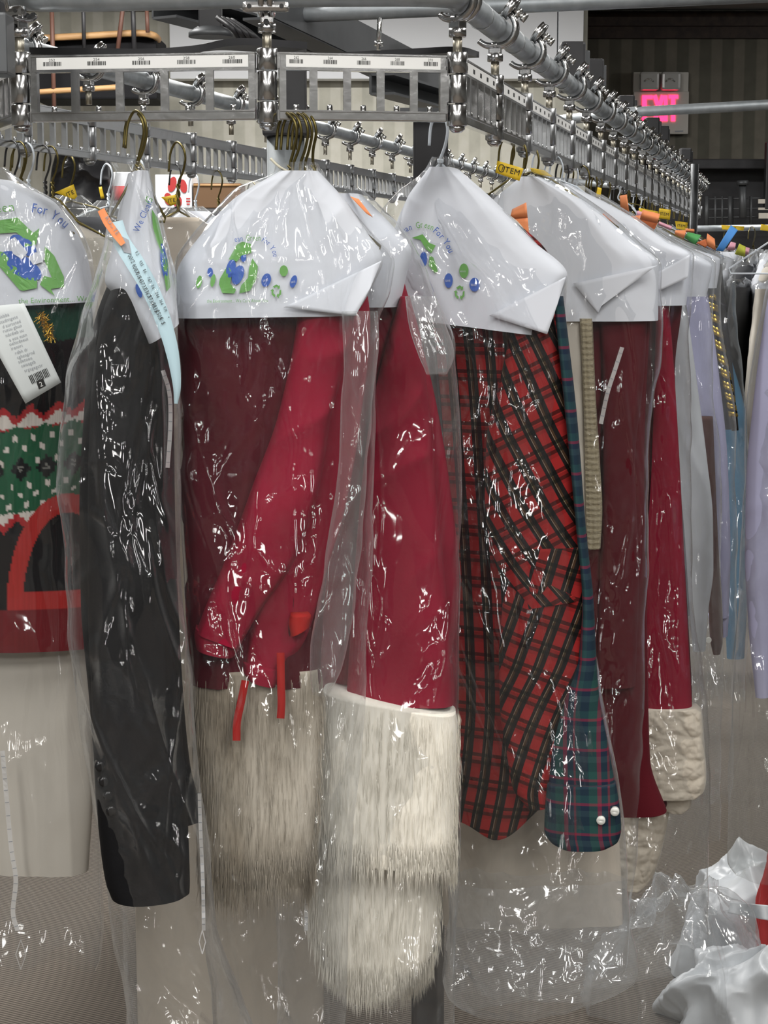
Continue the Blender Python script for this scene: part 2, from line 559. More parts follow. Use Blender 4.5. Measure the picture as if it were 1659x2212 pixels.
class MB:
    """Collects boxes, tubes and lathes and links them as one mesh object."""
    def __init__(s):
        s.v, s.f, s.sm = [], [], []

    def add(s, v, f, smooth=False):
        n = len(s.v)
        s.v += [tuple(map(float, p)) for p in v]
        s.f += [tuple(i + n for i in q) for q in f]
        s.sm += [smooth] * len(f)
        return s

    def box(s, c, d, mtx=None, bev=0.0):
        x, y, z = d[0] / 2, d[1] / 2, d[2] / 2
        if bev:
            bm = bmesh.new()
            bmesh.ops.create_cube(bm, size=1)
            for q in bm.verts:
                q.co = Vector((q.co.x * d[0], q.co.y * d[1], q.co.z * d[2]))
            bmesh.ops.bevel(bm, geom=list(bm.edges), offset=bev, segments=2, affect='EDGES', profile=0.6)
            v = [np.array(q.co) for q in bm.verts]
            bm.verts.index_update()
            f = [tuple(w.index for w in q.verts) for q in bm.faces]
            bm.free()
        else:
            v = [np.array(p) for p in ((-x, -y, -z), (x, -y, -z), (x, y, -z), (-x, y, -z), (-x, -y, z), (x, -y, z), (x, y, z), (-x, y, z))]
            f = [(3, 2, 1, 0), (4, 5, 6, 7), (0, 1, 5, 4), (1, 2, 6, 5), (2, 3, 7, 6), (3, 0, 4, 7)]
        if mtx is not None:
            v = [np.array(mtx) @ p for p in v]
        return s.add([p + np.array(c) for p in v], f)

    def tube(s, pts, r, n=10, cap=True, flat=None):
        """A round tube along pts; r a number or one per point; flat=(axis, k) squashes the section."""
        pts = [np.array(p, float) for p in pts]
        k = len(pts)
        rs = r if hasattr(r, '__len__') else [r] * k
        t0 = pts[1] - pts[0]
        t0 /= np.linalg.norm(t0)
        up = np.array([0, 0, 1.0]) if abs(t0[2]) < 0.9 else np.array([1.0, 0, 0])
        nrm = np.cross(t0, up)
        nrm /= np.linalg.norm(nrm)
        v = []
        for i in range(k):
            t = pts[min(i + 1, k - 1)] - pts[max(i - 1, 0)]
            t /= (np.linalg.norm(t) + 1e-12)
            nrm = nrm - t * (nrm @ t)
            nrm /= (np.linalg.norm(nrm) + 1e-12)
            bn = np.cross(t, nrm)
            for j in range(n):
                a = 2 * PI * j / n
                v.append(pts[i] + rs[i] * (math.cos(a) * nrm + math.sin(a) * bn))
        f = []
        for i in range(k - 1):
            for j in range(n):
                a, b = i * n + j, i * n + (j + 1) % n
                f.append((a, b, b + n, a + n))
        s.add(v, f, True)
        if cap:
            m = len(s.v) - len(v)
            s.f += [tuple(m + j for j in reversed(range(n))), tuple(m + (k - 1) * n + j for j in range(n))]
            s.sm += [False, False]
        return s

    def cyl(s, a, b, r, n=12):
        return s.tube([a, b], r, n)

    def build(s, name, m, parent=None, bevel=None):
        me = pymesh(name, s.v, s.f)
        if any(s.sm):
            me.polygons.foreach_set('use_smooth', s.sm)
        return link(name, me, m, parent)


def smooth_path(pts, n=8):
    p = [np.array(q, float) for q in pts]
    p = [2 * p[0] - p[1]] + p + [2 * p[-1] - p[-2]]
    out = []
    for i in range(1, len(p) - 2):
        for j in range(n):
            t = j / n
            a, b, c, d = p[i - 1], p[i], p[i + 1], p[i + 2]
            out.append(0.5 * ((2 * b) + (c - a) * t + (2 * a - 5 * b + 4 * c - d) * t * t + (3 * b - a - 3 * c + d) * t ** 3))
    out.append(p[-2])
    return out


def interp_rows(rows, nv):
    """Monotone-ish smooth interpolation of the rows, evenly spread by height."""
    R = np.array([r if len(r) == 4 else (r[0], r[1], r[0], r[2]) for r in rows], float)   # ly lx ry rx
    s = np.concatenate([[0], np.cumsum(np.abs(np.diff((R[:, 0] + R[:, 2]) / 2)) + 0.15 * (np.abs(np.diff(R[:, 1])) + np.abs(np.diff(R[:, 3]))) + 1e-3)])
    t = np.linspace(0, s[-1], nv)
    out = np.zeros((nv, 4))
    for k in range(4):
        y = R[:, k]
        h = np.diff(s)
        d = np.diff(y) / h
        m = np.zeros(len(y))
        m[0], m[-1] = d[0], d[-1]
        for i in range(1, len(y) - 1):
            if d[i - 1] * d[i] > 0:
                m[i] = 2 * d[i - 1] * d[i] / (d[i - 1] + d[i])
        i = np.clip(np.searchsorted(s, t, side='right') - 1, 0, len(h) - 1)
        u = (t - s[i]) / h[i]
        out[:, k] = (y[i] * (1 + 2 * u) * (1 - u) ** 2 + m[i] * h[i] * u * (1 - u) ** 2 + y[i + 1] * u * u * (3 - 2 * u) + m[i + 1] * h[i] * u * u * (u - 1))
    return out, np.interp(t, s, np.arange(len(rows)))


def panel(name, rows, P, thick, m, parent=None, nu=72, nv=90, disp=None, seed=0, sq=2.6, hem=None, cap_top=True,
          cap_bottom=False, edge=0.0, colour=None, bottom_noise=0.0):
    """A hanging hollow cloth or film body. rows: outline by height (y, left, right) or (ly, lx, ry, rx) on the plane P;
    thick: half depth in metres (number or one per row); disp(x, z, side, xn, v) -> metres along the depth axis."""
    R, ti = interp_rows(rows, nv)
    th = np.full(nv, thick) if not hasattr(thick, '__len__') else np.interp(ti, np.arange(len(thick)), thick)
    Lp = np.array([P.at(r[1], r[0]) for r in R])
    Rp = np.array([P.at(r[3], r[2]) for r in R])
    if edge:
        z = (Lp[:, 2] + Rp[:, 2]) / 2
        Lp = Lp + P.a * ((vn(z * 9, z * 0 + 3, seed) - 0.5) * 2 * edge + (vn(z * 28, z * 0 + 7, seed) - 0.5) * edge * 0.8)[:, None]
        Rp = Rp + P.a * ((vn(z * 9, z * 0 + 13, seed) - 0.5) * 2 * edge + (vn(z * 28, z * 0 + 17, seed) - 0.5) * edge * 0.8)[:, None]
    mid, half = (Lp + Rp) / 2, (Rp - Lp) / 2
    ang = np.linspace(0, 2 * PI, nu, endpoint=False)
    c, s_ = np.cos(ang), np.sin(ang)
    xn = np.sign(c) * np.abs(c) ** (2 / sq)
    yn = np.sign(s_) * np.abs(s_) ** (2 / sq)
    # keep the columns evenly spread across the width
    V = np.linspace(0, 1, nv)
    pos = mid[:, None, :] + half[:, None, :] * xn[None, :, None] + P.b[None, None, :] * (th[:, None] * yn[None, :])[:, :, None]
    hw = np.linalg.norm(half, axis=1)
    X = hw[:, None] * xn[None, :]
    Z = pos[:, :, 2]
    side = np.where(yn < 0, 0.0, 1.0)[None, :] * np.ones((nv, 1))
    if hem is not None:
        w = np.clip((V - 0.8) / 0.2, 0, 1)[:, None]
        pos[:, :, 2] += hem(xn)[None, :] * w
    if bottom_noise:
        w = np.clip((V - 0.93) / 0.07, 0, 1)[:, None]
        pos[:, :, 2] += (vn(X * 18, X * 0 + 2, seed + 3) - 0.5) * bottom_noise * w
    if disp is not None:
        d = disp(X, Z, side, xn[None, :] * np.ones((nv, 1)), V[:, None] * np.ones((1, nu)))
        sgn = np.where(yn < 0, -1.0, 1.0)[None, :]
        amp = np.clip(1.3 - np.abs(xn) ** 6, 0.3, 1.0)[None, :]
        pos = pos + P.b[None, None, :] * (d * sgn * amp)[:, :, None]
    verts = pos.reshape(-1, 3)
    i = np.arange(nv - 1)[:, None]
    j = np.arange(nu)[None, :]
    j2 = (j + 1) % nu
    quads = np.stack([i * nu + j, (i + 1) * nu + j, (i + 1) * nu + j2, i * nu + j2], -1).reshape(-1, 4)
    me = bpy.data.meshes.new(name)
    extra = []
    if cap_top:
        extra.append(list(range(nu)))
    if cap_bottom:
        extra.append([(nv - 1) * nu + k for k in reversed(range(nu))])
    nl = quads.size + sum(len(e) for e in extra)
    me.vertices.add(len(verts))
    me.vertices.foreach_set('co', verts.astype(np.float32).ravel())
    me.loops.add(nl)
    li = np.concatenate([quads.ravel()] + [np.array(e) for e in extra]).astype(np.int32)
    me.loops.foreach_set('vertex_index', li)
    starts = np.concatenate([np.arange(len(quads)) * 4, [quads.size + sum(len(q) for q in extra[:k]) for k in range(len(extra))]]).astype(np.int32)
    me.polygons.add(len(starts))
    me.polygons.foreach_set('loop_start', starts)
    me.polygons.foreach_set('use_smooth', np.ones(len(starts), bool))
    me.update(calc_edges=True)
    uvl = me.uv_layers.new(name='UVMap')
    ztop = Z.max()
    U2 = np.stack([X + side * 3, ztop - Z], -1).reshape(-1, 2)
    uvl.data.foreach_set('uv', U2[li].astype(np.float32).ravel())
    if colour is not None:
        px = np.outer(np.ones(nv), np.zeros(nu))
        px = (R[:, 1][:, None] + R[:, 3][:, None]) / 2 + (R[:, 3] - R[:, 1])[:, None] / 2 * xn[None, :]
        py = (R[:, 0][:, None] + R[:, 2][:, None]) / 2 + (R[:, 2] - R[:, 0])[:, None] / 2 * xn[None, :]
        rgb = colour(px, py).reshape(-1, 3)
        ca = me.color_attributes.new('knit', 'FLOAT_COLOR', 'POINT')
        ca.data.foreach_set('color', np.concatenate([rgb, np.ones((len(rgb), 1))], 1).astype(np.float32).ravel())
    return link(name, me, m, parent)


def bvh_of(o):
    me = o.data
    return BVHTree.FromPolygons([v.co[:] for v in me.vertices], [p.vertices[:] for p in me.polygons])


def drop(o, bv, px, py, off):
    d = Vector(ray(px, py))
    h = bv.ray_cast(Vector(CAM), d, 20)
    if h[0] is None:
        return None
    return np.array(h[0]) - np.array(d.normalized()) * off


def decal(name, shapes, bv, m, parent, off=0.0015, cuts=0, fallback=None):
    """Flat print laid onto a surface: shapes are (points, faces) in photograph pixels."""
    v, f = [], []
    for pts, faces in shapes:
        if cuts:
            bm = bmesh.new()
            vs = [bm.verts.new((p[0], p[1], 0)) for p in pts]
            for q in faces:
                try:
                    bm.faces.new([vs[i] for i in q])
                except ValueError:
                    pass
            bmesh.ops.triangulate(bm, faces=list(bm.faces))
            bmesh.ops.subdivide_edges(bm, edges=list(bm.edges), cuts=cuts, use_grid_fill=True)
            bm.verts.index_update()
            pts = [(q.co.x, q.co.y) for q in bm.verts]
            faces = [tuple(w.index for w in q.verts) for q in bm.faces]
            bm.free()
        w = [drop(None, bv, p[0], p[1], off) for p in pts]
        if fallback is not None:
            w = [q if q is not None else fallback.at(p[0], p[1]) for q, p in zip(w, pts)]
        idx = {}
        for i, q in enumerate(w):
            if q is not None:
                idx[i] = len(v)
                v.append(q)
        for q in faces:
            if all(i in idx for i in q):
                f.append(tuple(idx[i] for i in q))
    if not f:
        return None
    o_ = link(name, pymesh(name, v, f), m, parent)
    if name in ('printed_text', 'strip_ticks', 'printed_line'):
        o_['kind'] = 'stuff'
    return o_


def poly(pts):
    tri = tessellate_polygon([[Vector((p[0], p[1], 0)) for p in pts]])
    return (pts, [tuple(t) for t in tri])


def ellipse(cx, cy, rx, ry, n=20, rot=0.0):
    c, s = math.cos(rot), math.sin(rot)
    p = []
    for i in range(n):
        a = 2 * PI * i / n
        x, y = rx * math.cos(a), ry * math.sin(a)
        p.append((cx + x * c - y * s, cy + x * s + y * c))
    return (p, [tuple(range(n))])


def bar(x0, y0, x1, y1, w):
    dx, dy = x1 - x0, y1 - y0
    l = math.hypot(dx, dy)
    nx, ny = -dy / l * w / 2, dx / l * w / 2
    return ([(x0 + nx, y0 + ny), (x1 + nx, y1 + ny), (x1 - nx, y1 - ny), (x0 - nx, y0 - ny)], [(0, 1, 2, 3)])


GL = {}


def glyphs(chars):
    obs = []
    for ch in chars:
        cu = bpy.data.curves.new('glyph', 'FONT')
        cu.body = ch
        cu.resolution_u = 2
        o = bpy.data.objects.new('glyph', cu)
        C.objects.link(o)
        obs.append((ch, o, cu))
    dg = bpy.context.evaluated_depsgraph_get()
    for ch, o, cu in obs:
        ev = o.evaluated_get(dg)
        me = ev.to_mesh()
        v = [(p.co.x, p.co.y) for p in me.vertices]
        f = [tuple(p.vertices) for p in me.polygons]
        GL[ch] = (v, f, (max(p[0] for p in v) + 0.07) if v else 0.3)
        ev.to_mesh_clear()
    for ch, o, cu in obs:
        bpy.data.objects.remove(o)
        bpy.data.curves.remove(cu)


glyphs(sorted(set('We Clean Green For YouTITEM1EXIT0123456789the Environment... We Care AboutSAVEREUSDCabcdefghiklmnoprstuvwy/:$.?,O') - {' '}))


def word_local(s, size, bold=0.0, squeeze=1.0):
    """Letters in metres, x right and y up, starting at the origin."""
    out, x = [], 0.0
    for ch in s:
        if ch == ' ':
            x += 0.28 * size * squeeze
            continue
        v, f, w = GL[ch]
        out.append(([(x + p[0] * size * squeeze, p[1] * size) for p in v], f))
        x += w * size * squeeze
    return out, x


def word_px(s, x, y, size, ang=0.0, squeeze=1.0, slant=0.0):
    """Letters in photograph pixels; ang in degrees, positive turns the baseline downwards to the right."""
    sh, w = word_local(s, size, squeeze=squeeze)
    c, si = math.cos(math.radians(ang)), math.sin(math.radians(ang))
    return [([(x + (p[0] + p[1] * slant) * c + p[1] * si, y + (p[0] + p[1] * slant) * si - p[1] * c) for p in v], f) for v, f in sh]


def word_arc(s, path, size, squeeze=1.0):
    """Letters along a pixel path."""
    p = np.array(path, float)
    seg = np.hypot(*np.diff(p, axis=0).T)
    cum = np.concatenate([[0], np.cumsum(seg)])
    out, x = [], 0.0
    for ch in s:
        if ch == ' ':
            x += 0.3 * size * squeeze
            continue
        v, f, w = GL[ch]
        w *= size * squeeze
        q = x + w / 2
        cx, cy = np.interp(q, cum, p[:, 0]), np.interp(q, cum, p[:, 1])
        i = int(np.clip(np.searchsorted(cum, q) - 1, 0, len(seg) - 1))
        a = math.atan2(p[i + 1, 1] - p[i, 1], p[i + 1, 0] - p[i, 0])
        c, si = math.cos(a), math.sin(a)
        out.append(([(cx + (k[0] * size * squeeze - w / 2) * c + k[1] * size * si, cy + (k[0] * size * squeeze - w / 2) * si - k[1] * size * c) for k in v], f))
        x += w
    return out


def sheet(name, pts, P, m, parent=None, off=0.0, n=10, bend=None, th=0.0006):
    """A thin real sheet (two faces, with an edge) whose four corners are pixels on the plane P; bend(u, v) -> metres towards the camera."""
    q = [np.array(p, float) for p in pts]
    V, Fc = [], []
    for k in (0, 1):
        for i in range(n + 1):
            for j in range(n + 1):
                u, w = j / n, i / n
                p = (q[0] * (1 - u) + q[1] * u) * (1 - w) + (q[3] * (1 - u) + q[2] * u) * w
                b = bend(u, w) if bend else 0.0
                V.append(P.at(p[0], p[1], off - b + k * th))
    N = (n + 1) ** 2
    for i in range(n):
        for j in range(n):
            a = i * (n + 1) + j
            Fc.append((a, a + n + 1, a + n + 2, a + 1))
            Fc.append((N + a, N + a + 1, N + a + n + 2, N + a + n + 1))
    ring = [j for j in range(n)] + [i * (n + 1) + n for i in range(n)] + [n * (n + 1) + j for j in range(n, 0, -1)] + [i * (n + 1) for i in range(n, 0, -1)]
    for i, a in enumerate(ring):
        b = ring[(i + 1) % len(ring)]
        Fc.append((a, b, N + b, N + a))
    me = pymesh(name, V, Fc, True)
    return link(name, me, m, parent)


def ribbon(name, path, w, P, m, parent=None, off=0.0, n=6, bend=None, th=0.0005, ang=None):
    """A thin paper strip along a pixel path, w pixels wide (number or one per point)."""
    p = [np.array(q, float) for q in smooth_path([(x, y, 0) for x, y in path], n)]
    ws = np.interp(np.linspace(0, 1, len(p)), np.linspace(0, 1, len(path)), w if hasattr(w, '__len__') else [w] * len(path))
    V, Fc = [], []
    K = len(p)
    for k in (0, 1):
        for i in range(K):
            t = p[min(i + 1, K - 1)] - p[max(i - 1, 0)]
            t /= np.linalg.norm(t)
            nn = np.array([-t[1], t[0]]) * ws[i] / 2
            b = bend(i / (K - 1)) if bend else 0.0
            for sgn in (-1, 0, 1):
                V.append(P.at(p[i][0] + nn[0] * sgn, p[i][1] + nn[1] * sgn, off - b + k * th))
    for i in range(K - 1):
        for j in range(2):
            a = i * 3 + j
            Fc.append((a, a + 1, a + 4, a + 3))
            Fc.append((K * 3 + a, K * 3 + a + 3, K * 3 + a + 4, K * 3 + a + 1))
        for j in (0, 2):
            a = i * 3 + j
            Fc.append((a, a + 3, K * 3 + a + 3, K * 3 + a))
    return link(name, pymesh(name, V, Fc, True), m, parent)


# ------------------------------------------------------------------ the room
def struct(name, mb, m):
    o = mb.build(name, m)
    o['kind'] = 'structure'
    return o


struct('floor', MB().box((0, 4, -0.05), (11, 18, 0.1)), 'carpet')
struct('ceiling', MB().box((0, 4, 3.06), (11, 18, 0.1)), 'ceiling_paint')
struct('wall_left', MB().box((-4.1, 4, 1.5), (0.1, 18, 3.02)), 'side_wall')
struct('wall_right', MB().box((5.0, 4, 1.5), (0.1, 18, 3.02)), 'side_wall')
struct('wall_front', MB().box((0, -4.6, 1.5), (11, 0.1, 3.02)), 'side_wall')
struct('wall_middle', MB().box((-1.5, 9.85, 1.5), (5.1, 0.1, 3.02)), 'wallpaper')
struct('wall_return', MB().box((1.0, 10.55, 1.5), (0.1, 1.3, 3.02)), 'wallpaper_shaded')
struct('wall_back', MB().box((3.0, 11.25, 1.5), (3.9, 0.1, 3.02)), 'wallpaper_shaded')
struct('trim_crown', MB().box((3.0, 11.15, 2.935), (3.85, 0.1, 0.05)).box((3.0, 11.17, 2.88), (3.85, 0.06, 0.07)).tube([(1.1, 11.13, 2.965), (4.9, 11.13, 2.965)], 0.03, 8), 'moulding')
struct('trim_middle', MB().box((-2.6, 9.77, 2.93), (2.9, 0.06, 0.14)).tube([(-4.05, 9.74, 2.86), (-1.15, 9.74, 2.86)], 0.03, 8), 'moulding')

# ------------------------------------------------------------------ the garment conveyor
UD = np.array([0.2098, 0.9777, 0.0])            # run direction, away from the camera
ND = np.array([0.9777, -0.2098, 0.0])           # to the right of the run
ZB, ZT, ZP, RP = 1.755, 1.8355, 1.9035, 0.0165  # rail bottom, rail top, pipe centre, pipe radius
R0 = np.array([0.089, 2.30, 0])
PM = np.array([(583 - 829.5) / F * 2.255, 2.255, 0])
PL = np.array([(62 - 829.5) / F * 2.30, 2.30, 0])
PN = np.array([-0.52, 2.50, 0])
right = [R0 + UD * 0.3 * n for n in range(23)]
left = [np.array([-0.54, 3.46, 0]) + UD * 0.3 * n for n in range(-3, 18)]
hinges = list(reversed(right)) + [PM, PL, PN] + left
LEFT_UP = 0.014
NR = len(right)


def hz(i):
    return LEFT_UP if i >= NR + 3 else 0.0


conv = tag(empty('garment_conveyor'), 'looped steel garment conveyor with slotted hanging rails numbered by barcode labels', 'conveyor')


def frame_mtx(a, b):
    d = (b - a) / np.linalg.norm(b - a)
    return np.array([d, [-d[1], d[0], 0], [0, 0, 1]]).T


rng = random.Random(5)


def basket(a, b, dz, detail, num0, flip):
    """One hinged rail link between two hinge posts: local x along it, y to the loop's inside or outside."""
    ln = float(np.linalg.norm(b - a))
    Mx = frame_mtx(a, b)
    H = ZT - ZB
    T = lambda x, y, z: a + Mx @ np.array([x, y, z]) + np.array([0, 0, ZB + dz])
    out = -1.0 if flip else 1.0                    # which side carries the labels
    e = 0.014
    mb = MB()

    def bx(m, x0, x1, y0, y1, z0, z1, bev=0.0):
        m.box(T((x0 + x1) / 2, (y0 + y1) / 2, (z0 + z1) / 2), (x1 - x0, y1 - y0, z1 - z0), Mx, bev)
    bx(mb, e, ln - e, -0.004, 0.004, H - 0.0185, H - 0.001, 0.0012 if detail else 0)      # label band
    bx(mb, e, ln - e, -0.0055, 0.0055, H - 0.0205, H - 0.0175)
    bx(mb, e, ln - e, -0.0055, 0.0055, H - 0.0020, H, 0)
    bx(mb, e, ln - e, -0.006, 0.006, 0.0015, 0.0125, 0.0015 if detail else 0)             # hook rail
    bx(mb, e, ln - e, -0.0075, 0.0075, 0.0115, 0.0135)
    bx(mb, e, e + 0.008, -0.005, 0.005, 0.01, H - 0.018)
    bx(mb, ln - e - 0.008, ln - e, -0.005, 0.005, 0.01, H - 0.018)
    bars = MB()
    items_b, items_p = [], []
    for k in range(1, 5):
        x = e + (ln - 2 * e) * k / 5
        q = MB() if detail else mb
        bx(q, x - 0.0035, x + 0.0035, -0.0045, 0.0045, 0.0125, H - 0.019)
        if detail:
            bx(q, x - 0.0048, x + 0.0048, -0.0052, -0.003, 0.0125, H - 0.019)
            items_b.append(q)
    for k in range(5):
        x = e + (ln - 2 * e) * (k + 0.5) / 5
        q = MB() if detail else mb
        q.tube([T(x, 0, 0.012), T(x, 0, 0.0195), T(x, 0, 0.0205)], [0.0036, 0.0034, 0.0022], 8 if detail else 5)
        items_p.append(q)
    # knuckles of the hinge at the start of the link
    kn = 12 if detail else 8
    mb.tube([T(0, 0, H - 0.021), T(0, 0, H - 0.0205), T(0, 0, H + 0.0035), T(0, 0, H + 0.0045)], [0.0115, 0.0125, 0.0125, 0.011], kn)
    mb.tube([T(0, 0, -0.003), T(0, 0, -0.0015), T(0, 0, 0.0215), T(0, 0, 0.0225)], [0.0115, 0.0125, 0.0125, 0.0115], kn)
    mb.tube([T(ln, 0, 0.024), T(ln, 0, 0.025), T(ln, 0, H - 0.0235), T(ln, 0, H - 0.0225)], [0.011, 0.012, 0.012, 0.011], kn)
    mb.tube([T(0, 0, -0.003), T(0, 0, -0.007), T(0, 0, -0.011)], [0.010, 0.0095, 0.005], kn)
    bx(mb, 0.009, e + 0.002, -0.004, 0.004, H - 0.0185, H)
    bx(mb, 0.009, e + 0.002, -0.004, 0.004, 0.001, 0.0135)
    bx(mb, ln - e - 0.002, ln - 0.009, -0.004, 0.004, 0.026, H - 0.024)
    bk = mb.build('basket', 'aluminium' if detail else 'aluminium_dull', conv)
    for q in items_b:
        q.build('upright_bar', 'aluminium', bk)
    for q in (items_p if detail else []):
        q.build('peg', 'aluminium', bk)
    ls = MB()
    yo = out * 0.0048
    bx(ls, e + 0.008, ln - e - 0.008, min(yo, out * 0.0040), max(yo, out * 0.0040), H - 0.0170, H - 0.0030)
    ls.build('label_strip', 'label_white', bk)
    pr = MB()
    yp = out * 0.0050

    def flat(x0, x1, z0, z1):
        pr.add([T(x0, yp, z0), T(x1, yp, z0), T(x1, yp, z1), T(x0, yp, z1)], [(0, 1, 2, 3)])
    for k in range(5):
        x = e + (ln - 2 * e) * (k + 0.5) / 5
        sgn = -1.0 if flip else 1.0
        w = (ln - 2 * e) / 5
        if detail == 2:
            q = -0.0105 * w / 0.052
            u = 0
            while q < 0.0105 * w / 0.052:
                t = rng.choice((0.0005, 0.0008, 0.0013)) * w / 0.052
                flat(x + q, x + q + t, H - 0.0128, H - 0.0080)
                q += t + rng.choice((0.0004, 0.0006, 0.0009)) * w / 0.052
            dig, wd_ = word_local(str(num0 + 2 * k), 0.0048, squeeze=w / 0.052)
            dirx = 1.0 if not flip else 1.0
            s0 = -1.0 if (Mx @ np.array([1, 0, 0]))[0] < 0 else 1.0
            for v, f in dig:
                pr.add([T(x + s0 * (p[0] - wd_ / 2), yp, H - 0.0075 + p[1]) for p in v], f)
        else:
            flat(x - 0.007, x + 0.007, H - 0.0128, H - 0.0072)
    pr.build('barcode', 'ink_black', bk)
    return bk


def trolley(p, o, t, dz, ears=False, big=True):
    """The carrier that hangs a hinge from the pipe: rod, collar, block, two curved arms with a roller each; o points to the roller side."""
    z = np.array([0, 0, 1.0])
    B = p + z * (ZP + dz)
    mb = MB()
    k = 10 if big else 6
    mb.tube([B - z * 0.046, B - z * 0.045, B - z * 0.036, B - z * 0.035], [0.0085, 0.012, 0.012, 0.010], 6)
    bm_ = np.array([t, o, z]).T
    mb.box(B - z * 0.029, (0.015, 0.017, 0.014), bm_, 0.002 if big else 0)
    if ears:
        mb.box(B - z * 0.018 + o * 0.02, (0.056, 0.012, 0.0125), bm_, 0.005)
    tr = mb.build('trolley', 'aluminium', conv)
    MB().tube([B - z * 0.044, p + z * (ZT + dz - 0.002)], 0.0058, k).build('pendant_rod', 'brassy_rod', tr)
    ar = MB()
    for sd, a1 in ((1, 38), (-1, -38)):
        for off in (-0.0052, 0.0052):
            pts = []
            for a in np.linspace(-100, a1, 12 if big else 6):
                r = 0.0245 + 0.004 * math.cos(math.radians(a * 1.2))
                pts.append(B + o * sd * r * math.cos(math.radians(a)) + z * r * math.sin(math.radians(a)) + t * off - z * 0.001)
            ar.tube(pts, 0.0046, 6 if big else 4)
    ar.build('curved_arm', 'aluminium', tr)
    c = B + o * 0.021 + z * 0.026
    ax = (o * 0.80 - z * 0.6)
    wh = MB()
    wh.tube([c - ax * 0.006, c - ax * 0.0045, c - ax * 0.001, c + ax * 0.001, c + ax * 0.0045, c + ax * 0.006], [0.010, 0.0175, 0.0162, 0.0162, 0.0175, 0.010], 14 if big else 8)
    wh.build('roller', 'aluminium', tr)
    bo = MB()
    bo.tube([c + ax * 0.005, c + ax * 0.016], 0.0046, 8 if big else 5)
    bo.tube([c + ax * 0.010, c + ax * 0.0155], 0.0082, 6)
    bo.tube([c + ax * 0.020, c + ax * 0.026], 0.0068, 6)
    bo.tube([c + ax * 0.013, c + ax * 0.024], 0.0040, 6)
    bo.build('bolt', 'zinc', tr)
    if ears:
        ho = MB()
        for s in (-1, 1):
            q = B - z * 0.018 + o * 0.0262 + t * 0.019 * s
            ho.tube([q - o * 0.001, q + o * 0.0006], 0.0028, 10)
        q = B - z * 0.034 + o * 0.0095
        ho.tube([q, q + o * 0.004], 0.0035, 6)
        ho.build('bolt_hole', 'ink_black', tr)
    return tr


for i, p in enumerate(hinges):
    is_left = i >= NR + 3
    if i < NR - 1:
        o, t = ND, UD
    elif is_left:
        o, t = ND, UD
    else:
        q0, q1 = hinges[max(i - 1, 0)], hinges[min(i + 1, len(hinges) - 1)]
        t = (q1 - q0) / np.linalg.norm(q1 - q0)
        o = np.array([-t[1], t[0], 0])
        if i == NR + 2:
            o = o
    near = p[1] < 5.0
    trolley(p, o, t, 0.02 + hz(i) if is_left else 0.0, ears=(i in (NR, NR + 1)), big=near)
    if i + 1 < len(hinges):
        a, b = hinges[i], hinges[i + 1]
        front = i in (NR - 1, NR, NR + 1)
        det = 2 if front else (1 if (p[1] < 3.0) else 0)
        dz = (hz(i) + hz(i + 1)) / 2
        num = {NR - 1: 262, NR: 252}.get(i, 200)
        # labels face the outside of the loop
        if is_left or i >= NR + 2:
            basket(a, b, dz, 0, num, False)
        else:
            # build from the left end so that local +x runs to the viewer's right
            basket(b, a, dz, det, num, True)

# the pipe track that the carriers ride on
far_r, far_l = right[-1], left[-1]
pts = [p + UD * 0 for p in reversed(right[1:])] + [R0 + UD * 0.02, R0 - UD * 0.05 - ND * 0.015, PM + np.array([0.03, 0.0, 0]), PL + np.array([0.04, -0.004, 0]), PN, left[0], left[1]] + left[2:]
far_mid = (far_r + far_l) / 2 + UD * 0.43
pts = pts + [far_l + UD * 0.15, far_mid - ND * 0.2, far_mid + ND * 0.2, far_r + UD * 0.15, far_r]
zz = []
for q in pts:
    lat = q @ ND
    zz.append(ZP + (0.034 if (lat < -1.0 and q[1] > 2.4) else 0.0))
path = smooth_path([(q[0], q[1], w) for q, w in zip(pts, zz)], 5)
tk = tag(empty('pipe_track'), 'galvanised pipe loop overhead that the conveyor carriers ride on', 'pipe')
MB().tube(path, RP, 14, cap=False).build('pipe', 'galvanised', tk)
jt = MB()
for k, n in enumerate(range(1, 22)):
    q = R0 + UD * 0.3 * (n - 0.42)
    q = np.array([q[0], q[1], ZP])
    jt = MB().tube([q - UD * 0.0025, q + UD * 0.0025], RP + 0.0012, 14)
    if n < 9:
        jt.build('pipe_joint', 'aluminium_dull', tk)

# ------------------------------------------------------------------ supports, guide plates and beams of the conveyor
cpost = tag(empty('support_column'), 'galvanised round column with black square sleeve behind the middle hinge', 'column')
c0 = at(617, 300, 3.0)
c0[2] = 0
MB().tube([c0, c0 + [0, 0, 1.785]], 0.030, 20).build('round_pipe', 'galvanised_dull', cpost)
q = at(620, 285, 2.99)
MB().box((q[0], 3.0, 1.793), (0.075, 0.075, 0.022), bev=0.004).build('collar', 'black_steel', cpost)
q = at(637, 230, 3.0)
MB().box((q[0], 3.0, 1.86), (0.037, 0.037, 0.125), bev=0.003).build('square_sleeve', 'black_steel', cpost)
MB().tube([c0, c0 + [0, 0, 0.012]], 0.1, 20).build('foot_plate', 'black_steel', cpost)

bp = tag(empty('steel_post'), 'broad black steel post standing behind the right corner hinge', 'post')
q = at(930, 300, 2.75)
MB().box((q[0], 2.75, 0.9), (0.05, 0.05, 1.79), bev=0.003).build('tube', 'black_steel', bp)
MB().box((q[0], 2.75, 0.006), (0.16, 0.16, 0.012)).build('foot_plate', 'black_steel', bp)
MB().box((q[0], 2.75, 1.80), (0.09, 0.09, 0.01)).build('cap_plate', 'dark_steel', bp)

